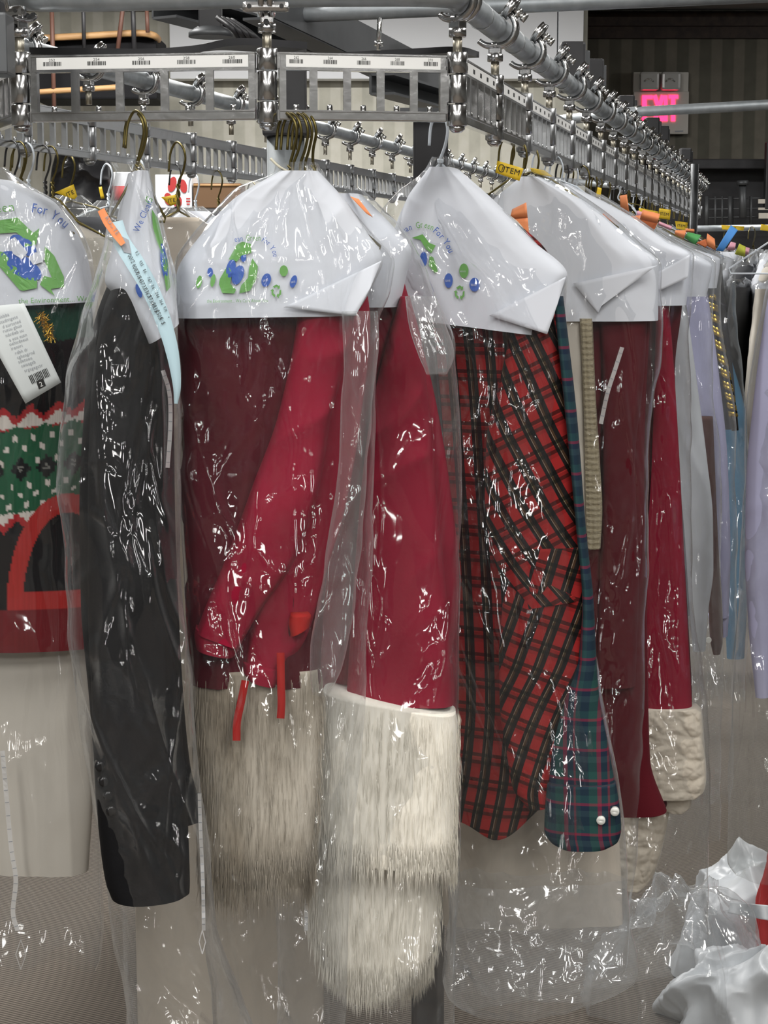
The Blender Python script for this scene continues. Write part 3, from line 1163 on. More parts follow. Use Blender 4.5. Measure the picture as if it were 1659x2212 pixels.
hp = tag(empty('hanging_post'), 'short black square post hanging from above over the first label strip', 'post')
q = at(455, 60, 2.9)
MB().box((q[0], 2.9, 2.22), (0.034, 0.034, 0.58), bev=0.002).build('square_tube', 'black_steel', hp)
MB().tube([(q[0], 2.9, 1.925), (q[0], 2.9, 1.932), (q[0], 2.9, 1.94)], [0.034, 0.034, 0.022], 16).build('flange', 'dark_steel', hp)


def plate(name, pts, wid, th, label, z_of=None):
    """A flat bent steel strip: pts (px, Y, z) along its outer edge."""
    P_ = smooth_path([np.array([(px - W_ / 2) / F * Y * 1.0, Y, z]) for px, Y, z in pts], 8)
    v, f = [], []
    n = len(P_)
    for i in range(n):
        t = P_[min(i + 1, n - 1)] - P_[max(i - 1, 0)]
        t[2] = 0
        t /= np.linalg.norm(t)
        nn = np.array([-t[1], t[0], 0])
        if nn[1] < 0:
            nn = -nn
        for dy, dz in ((0, 0), (0, th), (wid, th), (wid, 0)):
            v.append(P_[i] + nn * dy + np.array([0, 0, dz]))
    for i in range(n - 1):
        for j in range(4):
            a, b = i * 4 + j, i * 4 + (j + 1) % 4
            f.append((a, b, b + 4, a + 4))
    f += [(3, 2, 1, 0), tuple(4 * (n - 1) + j for j in range(4))]
    o = link(name, pymesh(name, v, f), 'black_steel')
    return tag(o, label, 'plate')


plate('guide_plate', [(82, 2.44, 1.852), (200, 2.40, 1.847), (330, 2.38, 1.844), (430, 2.38, 1.848), (500, 2.40, 1.858), (560, 2.42, 1.861), (668, 2.46, 1.861)], 0.07, 0.009,
      'black bent guide plate above the left label strip')
plate('guide_plate', [(655, 2.44, 1.842), (760, 2.40, 1.843), (880, 2.42, 1.849), (985, 2.46, 1.856), (1030, 2.54, 1.858)], 0.08, 0.008,
      'black guide plate above the right label strip')


def beam(name, a, b, w, h, label, m='dark_steel'):
    """A channel beam between two points: web with two flanges."""
    a, b = np.array(a, float), np.array(b, float)
    d = b - a
    l = np.linalg.norm(d)
    d /= l
    up = np.array([0, 0, 1.0])
    s = np.cross(d, up)
    s /= np.linalg.norm(s)
    u = np.cross(s, d)
    mt = np.array([d, s, u]).T
    c = (a + b) / 2
    mb = MB()
    mb.box(c, (l, 0.004, h), mt)
    mb.box(c + s * w / 2 + u * (h / 2), (l, w, 0.004), mt)
    mb.box(c + s * w / 2 - u * (h / 2), (l, w, 0.004), mt)
    o = mb.build(name, m)
    return tag(o, label, 'beam')


beam('channel_beam', at(590, -5, 2.9), at(985, 190, 3.75), -0.05, 0.06, 'grey steel channel beam slanting down to the right behind the front rails')
beam('channel_beam', at(330, 15, 3.0), at(640, 95, 3.3), 0.05, 0.035, 'dark steel channel beam behind the hanging black post')
beam('angle_bar', at(800, 182, 3.0), at(1010, 240, 3.5), 0.04, 0.03, 'dark steel angle bar seen through the right front rail')
tr_ = tag(empty('threaded_rod'), 'bright threaded rod standing on the grey channel beam', 'rod')
MB().cyl(at(821, 15, 3.05), at(818, 108, 3.05), 0.0042, 8).build('rod', 'zinc', tr_)
MB().tube([at(819, 90, 3.05), at(818.5, 99, 3.05)], 0.008, 6).build('nut', 'zinc', tr_)

# coiled dark cable bundle over the flange
cb = MB()
for k in range(4):
    cb.tube(smooth_path([at(470 + 10 * k, 38 + 2 * k, 2.75), at(500 + 14 * k, 60 + 4 * k, 2.72), at(520 + 16 * k, 88 + 3 * k, 2.74)], 6), 0.004, 6)
tag(cb.build('cable_bundle', 'black_steel'), 'black cables looped between the hanging post and the middle hinge', 'cable')
pv = tag(empty('cross_pipe'), 'long galvanised pipe crossing high behind the right corner', 'pipe')
MB().tube([at(560, 34, 3.0), at(1900, -22, 3.3)], 0.0135, 14).build('pipe', 'galvanised', pv)
pv = tag(empty('brace_pipe'), 'galvanised brace pipe passing in front of the lit exit sign', 'pipe')
MB().tube([at(1190, 262, 5.15), at(1367, 242, 5.1), at(2000, 208, 4.9)], 0.0138, 14).build('pipe', 'galvanised', pv)
MB().tube([at(1372, 242, 5.1), at(1386, 241, 5.1)], 0.0165, 14).build('coupling', 'zinc', pv)

# black housings beside the right run
for k, (px, py, Y, w, h, lb) in enumerate([
        (1236, 146, 3.9, 52, 104, 'nearest black rounded housing behind the right pipe, against the white panel'),
        (1284, 162, 4.3, 36, 64, 'black rounded housing just beyond the white panel edge'),
        (1352, 232, 5.6, 34, 48, 'black rounded housing at the left edge of the exit sign'),
        (1408, 272, 6.2, 30, 34, 'black housing just under the left half of the exit sign'),
        (1432, 290, 6.6, 22, 34, 'black housing just below the middle of the exit sign'),
        (1480, 336, 7.6, 24, 30, 'farthest black housing beside the end of the right pipe')]):
    c = at(px, py, Y)
    hb = tag(empty('bracket_housing'), lb, 'bracket', 'black housings behind the right run')
    MB().box(c, (w / F * Y, 0.05, h / F * Y), bev=0.12 * w / F * Y).build('housing', 'black_steel', hb)
    MB().box(c + np.array([w / F * Y * 0.55, 0.03, -0.004]), (w / F * Y * 0.4, 0.03, h / F * Y * 0.8), bev=0.06 * w / F * Y).build('side_clip', 'dark_steel', hb)

mo = tag(empty('motor_housing'), 'dark grey motor box at the left picture edge above the rail', 'motor')
c = at(-20, 98, 2.16)
MB().box(c, (0.046, 0.05, 0.068), bev=0.003).build('box', 'dark_steel', mo)
MB().box(c + [0, 0.0, 0.04], (0.03, 0.03, 0.02), bev=0.003).build('lid', 'black_steel', mo)
# ==== GARMENTS
def film_disp(seed, A=0.012, fx=11.0, crink=0.003, lean=0.0, fan=0.0, nc=0):
    rc = np.random.default_rng(int(seed * 7) + 3)
    creases = [(rc.uniform(-0.17, 0.17), rc.uniform(-0.32, 0.32), rc.uniform(0.03, 0.8), rc.uniform(0.06, 0.26), rc.uniform(0.0032, 0.0055), rc.uniform(0.004, 0.0085), rc.uniform(0, 99)) for _ in range(nc)]

    def f(X, Z, side, xn, v):
        w = (vn(X * 4, Z * 2.5, seed) - 0.5) * 0.10
        xs = (X * (1 - fan) + xn * 0.2 * fan) + w + Z * lean
        sd = seed + side * 9.7
        d = A * (ridge(xs * fx, Z * 0.7, sd) - 0.35)
        d = d + A * 0.6 * (ridge(xs * fx * 2.3 + 4, Z * 1.6 + xs * 2, sd + 1.3) - 0.35)
        d = d + A * 0.7 * (ridge(X * 7 + Z * 6, Z * 4.5 - X * 7, sd + 2.1) ** 2 - 0.25)
        d = d + A * 0.55 * (ridge(X * 11 - Z * 8, Z * 7 + X * 9, sd + 2.9) ** 2 - 0.25)
        d = d * (1 + 0.7 * np.exp(-v * 9))
        k = np.clip(vn(X * 7, Z * 4, sd + 5) * 2.4 - 0.7 + 0.8 * np.exp(-v * 7), 0, 1)
        if creases:
            zt = Z.max()
            span = zt - Z.min()
            for x0, sl, zc_, ln, w_, h_, sd2 in creases:
                zr = (zt - zc_ * span) - Z
                xc = x0 + sl * zr + 0.02 * (vn(zr * 9, zr * 0 + sd2, 1) - 0.5)
                d = d + np.where(side < 0.5, h_, 0) * np.exp(-((X - xc) / w_) ** 2) * np.clip(1.4 * (1 - (zr / ln) ** 2), 0, 1)
        d = d + crink * k * (ridge(X * 34 + Z * 9, Z * 21 - X * 7, sd + 3.7) - 0.35)
        d = d + crink * 0.7 * k * (ridge(X * 60 - Z * 25, Z * 47 + X * 15, sd + 4.9) - 0.35)
        return d
    return f


def cloth_disp(seed, A=0.012, fx=9.0, fz=0.8, small=0.002, lean=0.0):
    def f(X, Z, side, xn, v):
        xs = X + (vn(X * 3, Z * 2, seed) - 0.5) * 0.08 + Z * lean
        sd = seed + side * 7.3
        d = A * (vn(xs * fx, Z * fz, sd) - 0.5) * 2 * np.clip(v * 3, 0.1, 1)
        d = d + A * 0.5 * (ridge(xs * fx * 1.7, Z * fz * 1.5, sd + 2) - 0.4)
        d = d + small * (vn(X * 40, Z * 25, sd + 4) - 0.5) * 2
        return d
    return f


def velvet_disp(seed, A=0.012, lean=0.0, wr=0.004):
    base = cloth_disp(seed, A, 8.0, 0.5, 0.001, lean)

    def f(X, Z, side, xn, v):
        return base(X, Z, side, xn, v) + wr * (ridge(X * 8 + Z * 3, Z * 14 - X * 9, seed + 8) - 0.4) * vn(X * 3, Z * 4, seed + 1)
    return f


def bag(label, rows, P, thick, seed, m='film', nu=220, nv=230, A=0.012, fx=11.0, crink=0.0032, lean=0.0, edge=0.004, group=None, bn=0.05, fan=0.3, nc=18):
    o = panel('plastic_bag', rows, P, thick, m, nu=nu, nv=nv, disp=film_disp(seed, A, fx, crink, lean, fan, nc), seed=seed, sq=2.2,
              cap_top=False, edge=edge, bottom_noise=bn)
    return tag(o, label, 'plastic bag', group)


def garment(name, label, cat, group=None):
    return tag(empty(name), label, cat, group)


def fur(o, n, length, m, parent, width=0.0014, seed=1, front=None, spread=0.16, down=(0, 0, -1.0)):
    """Tufts of fur as tapering blades growing from the front of a mesh, hanging downwards: one part of kind stuff."""
    me = o.data
    r = np.random.default_rng(seed)
    nf = len(me.polygons)
    ce = np.empty(nf * 3)
    me.polygons.foreach_get('center', ce)
    ce = ce.reshape(-1, 3)
    no = np.empty(nf * 3)
    me.polygons.foreach_get('normal', no)
    no = no.reshape(-1, 3)
    ar = np.empty(nf)
    me.polygons.foreach_get('area', ar)
    ar = ar * (no[:, 1] < 0.45)
    ar[-2:] = 0
    zq = (ce[:, 2] - ce[:, 2].min()) / (np.ptp(ce[:, 2]) + 1e-9)
    ar = ar * np.where(zq < 0.2, 1.0, 0.16)
    idx = r.choice(nf, n, p=ar / ar.sum())
    c = ce[idx] + r.normal(0, 0.0018, (n, 3))
    nn = no[idx]
    d = np.array(down)[None, :] + nn * (0.02 + 0.04 * r.random((n, 1))) + r.normal(0, spread * 0.3, (n, 3))
    d /= np.linalg.norm(d, axis=1)[:, None]
    t = np.cross(d, nn)
    t /= np.linalg.norm(t, axis=1)[:, None] + 1e-9
    ln = length * (0.5 + r.random((n, 1)))
    w = width * (0.6 + 0.8 * r.random((n, 1)))
    base = c + nn * 0.001
    v = np.stack([base - t * w, base + t * w, base + d * ln * 0.55 + t * w * 0.8 + nn * 0.001, base + d * ln + nn * 0.0005], 1).reshape(-1, 3)
    k = np.arange(n) * 4
    f = [(a, a + 1, a + 2, a + 3) for a in k]
    h = link('fur_tufts', pymesh('fur_tufts', v, f), m, parent)
    h['kind'] = 'stuff'
    return h


def rail_y(Y, dz=0.0):
    return 545 - (ZB + 0.0135 + dz - 1.6) * F / Y


def hanger(P, hx, ry, nx, ny, half, drop, m, label, group=None, r=0.0017, yaw=None, twist=True, name='wire_hanger', front=1.0, bottom=0.0):
    """Wire clothes hanger: hook over the rail, twisted neck and sloping shoulders, all one bent wire with a neck wrap."""
    h = tag(empty(name), label, 'hanger', group)
    s = F / max(np.linalg.norm(P.at(nx, ny) - CAM), 1)
    k = 0.012 * s
    p = [P.at(hx - k * 1.2, ry + k * 3.4, 0.016 * front), P.at(hx - k * 1.0, ry + k * 1.2, 0.016 * front), P.at(hx - k * 0.5, ry - k * 0.05, 0.012 * front), P.at(hx, ry - k * 0.28, 0.0),
         P.at(hx + k * 0.6, ry + k * 0.35, -0.0125 * front), P.at(hx + k * 0.9, ry + k * 1.7, -0.0135 * front), P.at(hx + k * 0.6, ry + k * 3.4, -0.006 * front), P.at((hx + nx) / 2, ry + k * 5.0, 0), P.at(nx, ny, 0)]
    MB().tube(smooth_path(p, 6), r, 8).build('hook', m, h)
    n0 = P.at(nx, ny)
    sh = [n0, P.at(nx - half * 0.25, ny + drop * 0.14), P.at(nx - half, ny + drop), P.at(nx - half * 0.98, ny + drop * 1.10)]
    sh2 = [P.at(nx + half * 0.98, ny + drop * 1.10), P.at(nx + half, ny + drop), P.at(nx + half * 0.25, ny + drop * 0.14), n0]
    MB().tube(sh + sh2, r, 6).build('shoulder_wire', m, h)
    if twist:
        tw = MB()
        for ph in (0, PI):
            q = []
            for i in range(14):
                a = i / 13
                b = P.at((hx + nx) / 2 * (1 - a) + nx * a, (ry + k * 5.0) * (1 - a) + ny * a)
                q.append(b + P.a * r * 1.3 * math.cos(a * 9 + ph) + P.b * r * 1.3 * math.sin(a * 9 + ph))
            tw.tube(q, r * 0.85, 6)
        tw.build('twisted_neck', m, h)
    return h


def cape(label, rows, P, thick, seed, nu=120, nv=80, group=None, A=0.004):
    o = panel('paper_cape', rows, P, thick, 'paper', nu=nu, nv=nv, disp=film_disp(seed, A * 1.3, 5.0, 0.0008, 0.0, 0.85), seed=seed, sq=3.6, cap_top=False)
    tag(o, label, 'paper cape', group)
    return o


def prints(o, jobs, off=0.0034, cuts=0):
    bv = bvh_of(o)
    for name, shapes, m in jobs:
        decal(name, shapes, bv, m, o, off * (1.8 if name in ('printed_word', 'printed_line') else 1.0), cuts)


def recycle(cx, cy, w, h):
    """A small three-arrow recycling mark as three chevrons."""
    out = []
    for k in range(3):
        a = -PI / 2 + k * 2 * PI / 3
        pts = []
        for (rr, da) in ((1.0, -0.75), (1.05, 0.0), (0.95, 0.55), (1.2, 0.62), (0.78, 1.0), (0.38, 0.5), (0.62, 0.5), (0.66, 0.0), (0.62, -0.75)):
            pts.append((cx + w * rr * math.cos(a + da), cy + h * rr * math.sin(a + da)))
        out.append(poly(pts))
    return out


def tape_strip(o, path, w, off=0.003, name='printed_strip', diamond=None):
    """Printed warning strip down a bag: pale ladder with ticks."""
    p = smooth_path([(x, y, 0) for x, y in path], 8)
    bands, ticks = [], []
    for a, b in zip(p[:-1], p[1:]):
        bands.append(bar(a[0], a[1], b[0], b[1] + 0.5, w))
    L = 0
    for a, b in zip(p[:-1], p[1:]):
        d = b - a
        l = np.linalg.norm(d)
        L += l
        if L > w * 1.5:
            L = 0
            n = np.array([-d[1], d[0]]) / l * w * 0.42
            ticks.append(bar(a[0] - n[0], a[1] - n[1], a[0] + n[0], a[1] + n[1], 1.6))
    bv = bvh_of(o)
    decal(name, bands, bv, 'strip_print', o, off)
    decal('strip_ticks', ticks, bv, 'print_grey', o, off + 0.0006)
    if diamond:
        x, y, rx, ry = diamond
        P4 = [(x, y - ry), (x + rx, y), (x, y + ry), (x - rx, y)]
        decal('diamond_mark', [bar(*P4[i], *P4[(i + 1) % 4], 2.2) for i in range(4)], bv, 'strip_print', o, off)


_m = film('strip_print', haze=0.82, facet=0.1, hazecol=(0.95, 0.95, 0.95))

# ---------------------------------------------------------------- A: the knitted Christmas sweater at the left edge
PA = Plane(0, 2.46, -6)
_S = 5.0


def sweater_colour(px, py):
    qx = np.floor(px / 4.6)
    qy = np.floor((py + 0.11 * (px - 130)) / 4.2 + 0.5 * (np.mod(qx, 2)))
    X, Y = qx * 4.6, qy * 4.2
    tri = np.abs(np.mod(X, 56) - 28) / 28.0
    out = np.empty(px.shape + (3,))
    out[:] = (0.007, 0.007, 0.008)
    red, white, green, dred = (0.36, 0.018, 0.022), (0.62, 0.57, 0.52), (0.014, 0.09, 0.042), (0.16, 0.012, 0.016)
    sh = (Y < 735) & (px > 60)
    out[sh] = (0.01, 0.05, 0.032)
    a = Y - (862 + 26 * tri)
    out[(a > 0) & (Y < 912)] = red
    out[(a > 16) & (Y < 908)] = white
    tri2 = np.abs(np.mod(X + 28, 56) - 28) / 28.0
    out[(Y > 906 + 10 * tri2) & (Y < 1092)] = green
    for oy, ox in ((932, 0), (954, 18), (1032, 8), (1052, 30), (1074, 16), (984, 28)):
        out[(np.abs(Y - oy) < 6) & (np.abs(np.mod(X + ox, 36) - 18) < 4.5) & (Y > 915)] = white
    dx = np.mod(X + 14, 52) - 26
    dy = Y - 998
    out[(np.abs(dx) + np.abs(dy) * 0.8 < 21)] = (0.006, 0.007, 0.008)
    out[(np.abs(dx) + np.abs(dy) * 0.8 < 8) & (np.mod(qx + qy, 2) < 1)] = (0.2, 0.2, 0.18)
    b = (1132 - 26 * tri) - Y
    out[(Y >= 1088) & (b > 0)] = red
    out[(Y >= 1090) & (b > 16)] = white
    ox_, oy_ = (px - 158) / 122.0, (py - 1305) / 245.0
    ix_, iy_ = (px - 158) / 88.0, (py - 1305) / 205.0
    ring = (ox_ ** 2 + oy_ ** 2 < 1) & (py < 1305)
    out[ring] = (0.008, 0.008, 0.009)
    out[ring & ((ix_ ** 2 + iy_ ** 2 > 1) | (py > 1268))] = (0.40, 0.025, 0.022)
    out[(py > 1305)] = dred
    sx = np.mod(px, 4.6) / 4.6
    return out * (0.9 + 0.2 * sx[..., None])


g = garment('knitted_sweater', 'black and green fair isle Christmas sweater with red zigzags and red arched pocket', 'sweater')
panel('body', [(400, -60, 20), (480, -180, 110), (600, -220, 190), (900, -225, 205), (1310, -215, 205), (1396, -215, 205)], PA, 0.045, 'knit', g,
      nu=420, nv=330, disp=cloth_disp(3, 0.006, 7, 0.6, 0.0008), colour=sweater_colour, cap_top=True)
tn = MB()
rg = random.Random(2)
for i in range(150):
    t = rg.random()
    c_ = PA.at(88 + 24 * t + rg.uniform(-7, 7), 678 + 58 * t, -0.052)
    tn.tube([c_, c_ + np.array([rg.uniform(-.007, .007), rg.uniform(-.006, .004), rg.uniform(-.007, .007)])], 0.0006, 3, cap=False)
q = tn.build('tinsel_trim', 'gold_tinsel', g)
q['kind'] = 'stuff'
g2 = garment('pleated_skirt', 'pale grey pleated skirt hanging below the red hem of the sweater', 'skirt')
panel('skirt', [(1300, -200, 195), (1400, -205, 200), (1700, -215, 200), (1880, -215, 190)], Plane(0, 2.50, -6), 0.03, 'offwhite_cloth', g2, nu=160, nv=40, disp=cloth_disp(6, 0.010, 18, 0.3, 0.001))
MB().tube([PA.at(x, 1392, -0.012 + 0.02) for x in (-195, -60, 60, 190)], 0.006, 8).build('waistband', 'offwhite_cloth', g2)
ca = cape('wide paper cape with big recycling print on the sweater at the far left', [(388, -45, 8), (440, -150, 112), (560, -205, 182), (672, -205, 652, 198)], PA, 0.055, 11)
prints(ca, [('recycling_arrows', [poly([(-30, 480), (38, 470), (60, 492), (72, 503), (85, 493), (78, 528), (50, 535), (58, 520), (35, 502), (-10, 505)]),
                                  poly([(97, 532), (117, 552), (138, 598), (138, 620), (110, 624), (118, 639), (86, 615), (95, 596), (112, 600), (95, 560)]),
                                  poly([(-12, 540), (8, 545), (55, 600), (80, 600), (80, 622), (50, 628), (42, 626), (-6, 570)])], 'print_green'),
            ('globe', [ellipse(50, 530, 33, 17, 18, 0.6), ellipse(46, 574, 50, 22, 22, 0.55)], 'print_blue')], cuts=3)
prints(ca, [('globe_land', [poly([(18, 520), (32, 512), (60, 545), (48, 560), (28, 548)]), poly([(62, 558), (75, 545), (98, 548), (92, 566), (72, 572)])], 'paper')], off=0.0046, cuts=2)
prints(ca, [('printed_word', word_arc('Clean Green', [(-118, 476), (0, 459), (80, 450)], 29, 0.95) , 'print_green'),
            ('printed_word', word_arc('For You', [(67, 458), (100, 464), (125, 480), (170, 520)], 29, 0.8), 'print_blue'),
            ('printed_line', word_px('the Environment... We Care About You', 40, 656, 17, -2.2, 0.9), 'print_green'),
            ('round_mark', [ellipse(190, 585, 15, 17)], 'print_blue')])
sheet('laundry_ticket', [(-60, 665), (52, 655), (132, 826), (55, 872)], Plane(0, 2.30, -6), 'ticket_paper', n=10, bend=lambda u, v: 0.006 * math.sin(v * 2.6))
tk_ = bpy.data.objects['laundry_ticket']
tag(tk_, 'long white laundry ticket with barcode stapled over the knitted sweater', 'ticket')
bvt = bvh_of(tk_)
rows_ = []
rr = random.Random(4)
for k in range(13):
    y = 690 + k * 9.5
    x0 = -8 + k * 4.6 + rr.uniform(0, 6)
    txt = ''.join(rr.choice('abcdeghinorstu ') for _ in range(rr.choice((7, 10, 12))))
    rows_ += word_px(txt, x0, y, 10, -18, 0.9)
decal('printed_text', rows_, bvt, 'print_grey', tk_, 0.001)
bc = []
x = 0.0
while x < 42:
    w = rr.choice((1.2, 2, 3.2))
    a = math.radians(-24)
    bx0, by0 = 62 + x * math.cos(a), 812 + x * math.sin(a)
    bc.append(bar(bx0, by0, bx0 + 8, by0 + 17, w))
    x += w + rr.choice((1.3, 2.2))
decal('barcode', bc, bvt, 'ink_black', tk_, 0.001)
decal('number_block', [poly([(78, 824), (93, 817), (99, 833), (84, 841)])], bvt, 'ink_black', tk_, 0.001)
decal('number', word_px('2', 87, 836, 15, -22), bvt, 'label_white', tk_, 0.0016)
bA = bag('clear bag with wide cape print around the sweater at the far left', [(362, -70, 6), (395, -150, 50), (450, -260, 132), (560, -330, 192), (720, -340, 208), (1000, -340, 214), (1400, -330, 216), (1850, -310, 218), (2040, -300, 215), (2140, -280, 2075, 205)],
         PA, [0.02, 0.05, 0.07, 0.085, 0.085, 0.08, 0.07, 0.06, 0.05, 0.03], 21, 'film_smooth', fx=16, A=0.008)
tape_strip(bA, [(5, 1622), (14, 1720), (24, 1830), (34, 1900), (28, 1970), (38, 2010)], 10, diamond=(45, 2062, 11, 32))
hanger(PA, -40, rail_y(2.46), -20, 385, 180, 120, 'wire_gold', 'wire hanger of the knitted sweater at the far left rail')

# ---------------------------------------------------------------- B: the black jacket, seen from its side
PB = Plane(297, 2.17, 14)
g = garment('black_jacket', 'black suit jacket hanging sideways with buttoned sleeve towards the front', 'jacket')
panel('body', [(560, 270, 318), (620, 232, 335), (720, 200, 362), (850, 185, 374), (1100, 172, 377), (1300, 175, 384), (1500, 192, 395), (1650, 205, 410), (1750, 222, 1740, 432), (1800, 240, 1766, 435)], PB.shifted(0.02), 0.04, 'black_cloth', g,
      nu=100, nv=110, disp=cloth_disp(31, 0.014, 9, 0.6, 0.002))
slv = panel('sleeve', [(590, 258, 300), (680, 222, 318), (850, 198, 330), (1100, 190, 345), (1300, 190, 360), (1500, 198, 385), (1700, 206, 402), (1800, 214, 407), (1905, 228, 410), (1938, 240, 1925, 409)], PB.shifted(-0.02), 0.032, 'black_cloth', g,
            nu=100, nv=130, disp=velvet_disp(33, 0.012, 0.03, 0.008), hem=lambda xn: -0.004 * (1 - xn ** 2))
for (bx_, by_) in ((216, 1656), (224, 1689), (234, 1720), (240, 1752)):
    c_ = PB.at(bx_, by_, -0.052)
    MB().tube([c_ + PB.b * 0.014, c_ + PB.b * 0.002, c_ - PB.b * 0.001, c_ - PB.b * 0.0015], [0.0058, 0.0062, 0.0056, 0.003], 14).build('button', 'black_button', slv)
cb_ = cape('narrow folded paper cape seen edge-on over the black jacket', [(372, 284, 314), (450, 262, 332), (540, 245, 354), (605, 230, 615, 372), (650, 252, 655, 377), (742, 311, 694, 380)], PB, 0.05, 35, A=0.005)
prints(cb_, [('recycling_arrows', [poly([(328, 452), (340, 470), (352, 520), (350, 548), (338, 520), (330, 490)]), poly([(345, 530), (362, 560), (368, 620), (360, 630), (352, 580)])], 'print_green'),
             ('globe', [ellipse(354, 565, 7, 40, 16, -0.12), ellipse(300, 628, 6, 16, 12, -0.3)], 'print_blue')], cuts=2)
prints(cb_, [('printed_word', word_px('We Clean', 300, 503, 21, -66, 0.8), 'print_blue'), ('printed_word', word_px('G', 323, 442, 22, -55, 0.9), 'print_green')])
ribbon('ticket_strip', [(252, 478), (262, 520), (290, 565), (322, 620), (352, 690), (372, 760), (382, 830), (380, 872)], [26, 36, 40, 38, 34, 28, 18, 8], PB.shifted(-0.075), 'ticket_blue', bend=lambda t: 0.02 * math.sin(t * 2.5))
tk_ = tag(bpy.data.objects['ticket_strip'], 'long pale blue ticket strip curling down over the black jacket', 'ticket')
bvt = bvh_of(tk_)
rows_ = []
for k in range(9):
    t = k / 9
    x0, y0 = 283 + 78 * t, 548 + 150 * t ** 0.9
    rows_ += word_px(''.join(rr.choice('0123456789:/$') for _ in range(4)), x0 - 8, y0 + 4, 13, 62 + 8 * t, 0.8) + word_px(''.join(rr.choice('0123456789:/$') for _ in range(3)), x0 + 8, y0 - 4, 10, 62 + 8 * t, 0.8)
decal('printed_text', rows_, bvt, 'ink_black', tk_, 0.002)
decal('printed_block', [poly([(258, 508), (278, 518), (284, 548), (268, 545), (256, 520)])], bvt, 'print_grey', tk_, 0.001)
ribbon('marker_strip', [(218, 453), (232, 480), (250, 505), (266, 528)], [16, 18, 18, 12], PB.shifted(-0.09), 'orange')
tk_ = tag(bpy.data.objects['marker_strip'], 'slim orange marker strip above the pale blue ticket', 'tag')
decal('printed_text', word_px('ROU', 226, 470, 13, 56) + word_px('TE', 243, 496, 13, 54), bvh_of(tk_), 'print_grey', tk_, 0.001)
bB = bag('narrow clear bag around the black jacket', [(352, 246, 316), (372, 258, 318), (450, 248, 336), (600, 205, 374), (700, 170, 382), (850, 140, 387), (1000, 130, 385), (1200, 135, 389), (1400, 150, 400), (1600, 180, 418), (1800, 215, 442), (2000, 245, 472), (2212, 272, 545), (2330, 290, 575)],
         PB, [0.012, 0.02, 0.05, 0.075, 0.08, 0.08, 0.08, 0.08, 0.075, 0.07, 0.06, 0.06, 0.06, 0.06], 37, 'film', nu=220, nc=34, A=0.016, fx=13, crink=0.005, lean=0.22, fan=0.1)
tape_strip(bB, [(352, 800), (366, 850), (368, 920), (362, 1010)], 9)
tape_strip(bB, [(430, 1640), (432, 1760), (438, 1900), (440, 2010)], 8, diamond=(437, 2035, 7, 26))
hanger(PB, 297, rail_y(2.27) - 2, 297, 380, 60, 90, 'wire_gold', 'gilt wire hanger holding the black jacket on the left front rail')

Pq = Plane(330, 2.78, -8)
g = garment('cream_gown', 'long cream gown seen through film below the black jacket', 'gown')
panel('skirt', [(900, 300, 560), (1300, 296, 640), (1800, 290, 690), (2150, 296, 700), (2300, 300, 690)], Pq, 0.03, 'cream_cloth', g, nu=150, nv=70, disp=cloth_disp(39, 0.014, 10, 0.3, 0.001))
panel('bodice', [(470, 345, 430), (560, 290, 520), (760, 292, 520), (900, 300, 555)], Pq, 0.035, 'cream_cloth', g, nu=90, nv=40, disp=cloth_disp(40, 0.006, 8, 0.6, 0.001))
hanger(Pq, 385, rail_y(2.78, LEFT_UP) + 30, 385, 455, 90, 90, 'wire_gold', 'gilt wire hanger of the long cream gown')
bag('hazy clear bag around the long cream gown', [(450, 360, 400), (490, 310, 460), (560, 270, 540), (900, 282, 590), (1400, 276, 680), (1900, 272, 712), (2330, 275, 715)], Pq, [0.012, 0.04, 0.055, 0.06, 0.06, 0.055, 0.05], 42, 'film_smooth', nu=130, nv=170, A=0.012, fx=10)
# ---------------------------------------------------------------- C1: burgundy velvet outfit under the broad cape
P1 = Plane(600, 2.25, 4)
g = garment('burgundy_robe', 'dark burgundy velvet robe with drooping sleeves and taupe fur hem', 'robe')
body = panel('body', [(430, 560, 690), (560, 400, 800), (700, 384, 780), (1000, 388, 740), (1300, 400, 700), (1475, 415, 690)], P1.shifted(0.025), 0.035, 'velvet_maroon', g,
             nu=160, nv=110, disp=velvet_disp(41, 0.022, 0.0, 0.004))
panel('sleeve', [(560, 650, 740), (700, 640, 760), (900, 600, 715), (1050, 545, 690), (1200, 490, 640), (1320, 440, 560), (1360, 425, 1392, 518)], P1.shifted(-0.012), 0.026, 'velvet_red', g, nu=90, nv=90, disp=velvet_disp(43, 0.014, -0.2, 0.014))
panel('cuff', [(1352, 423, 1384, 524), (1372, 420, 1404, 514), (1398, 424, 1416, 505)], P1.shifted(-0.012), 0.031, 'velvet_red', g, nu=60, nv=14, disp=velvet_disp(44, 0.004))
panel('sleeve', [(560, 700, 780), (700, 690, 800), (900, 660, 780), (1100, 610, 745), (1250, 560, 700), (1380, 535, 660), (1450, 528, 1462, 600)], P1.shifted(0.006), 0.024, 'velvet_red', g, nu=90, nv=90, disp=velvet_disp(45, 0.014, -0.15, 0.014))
panel('cuff', [(1425, 524, 1440, 608), (1445, 524, 1468, 604), (1462, 535, 1478, 596)], P1.shifted(0.006), 0.029, 'velvet_red', g, nu=60, nv=14, disp=velvet_disp(46, 0.004))
fh = panel('fur_hem', [(1440, 418, 690), (1560, 424, 690), (1700, 430, 684), (1850, 436, 672), (1905, 446, 662)], P1.shifted(0.025), 0.035, 'fur_taupe', g, nu=110, nv=60, disp=cloth_disp(47, 0.008, 7, 1.5, 0.003))
fur(fh, 3500, 0.035, 'fur_taupe', fh, 0.00028, 3)
for pth in ([(530, 1470), (520, 1520), (512, 1560), (511, 1600)], [(606, 1410), (607, 1470), (608, 1520), (606, 1552)]):
    ribbon('tie_ribbon', pth, 17, P1.shifted(-0.028), 'red_trim', g, th=0.0015)
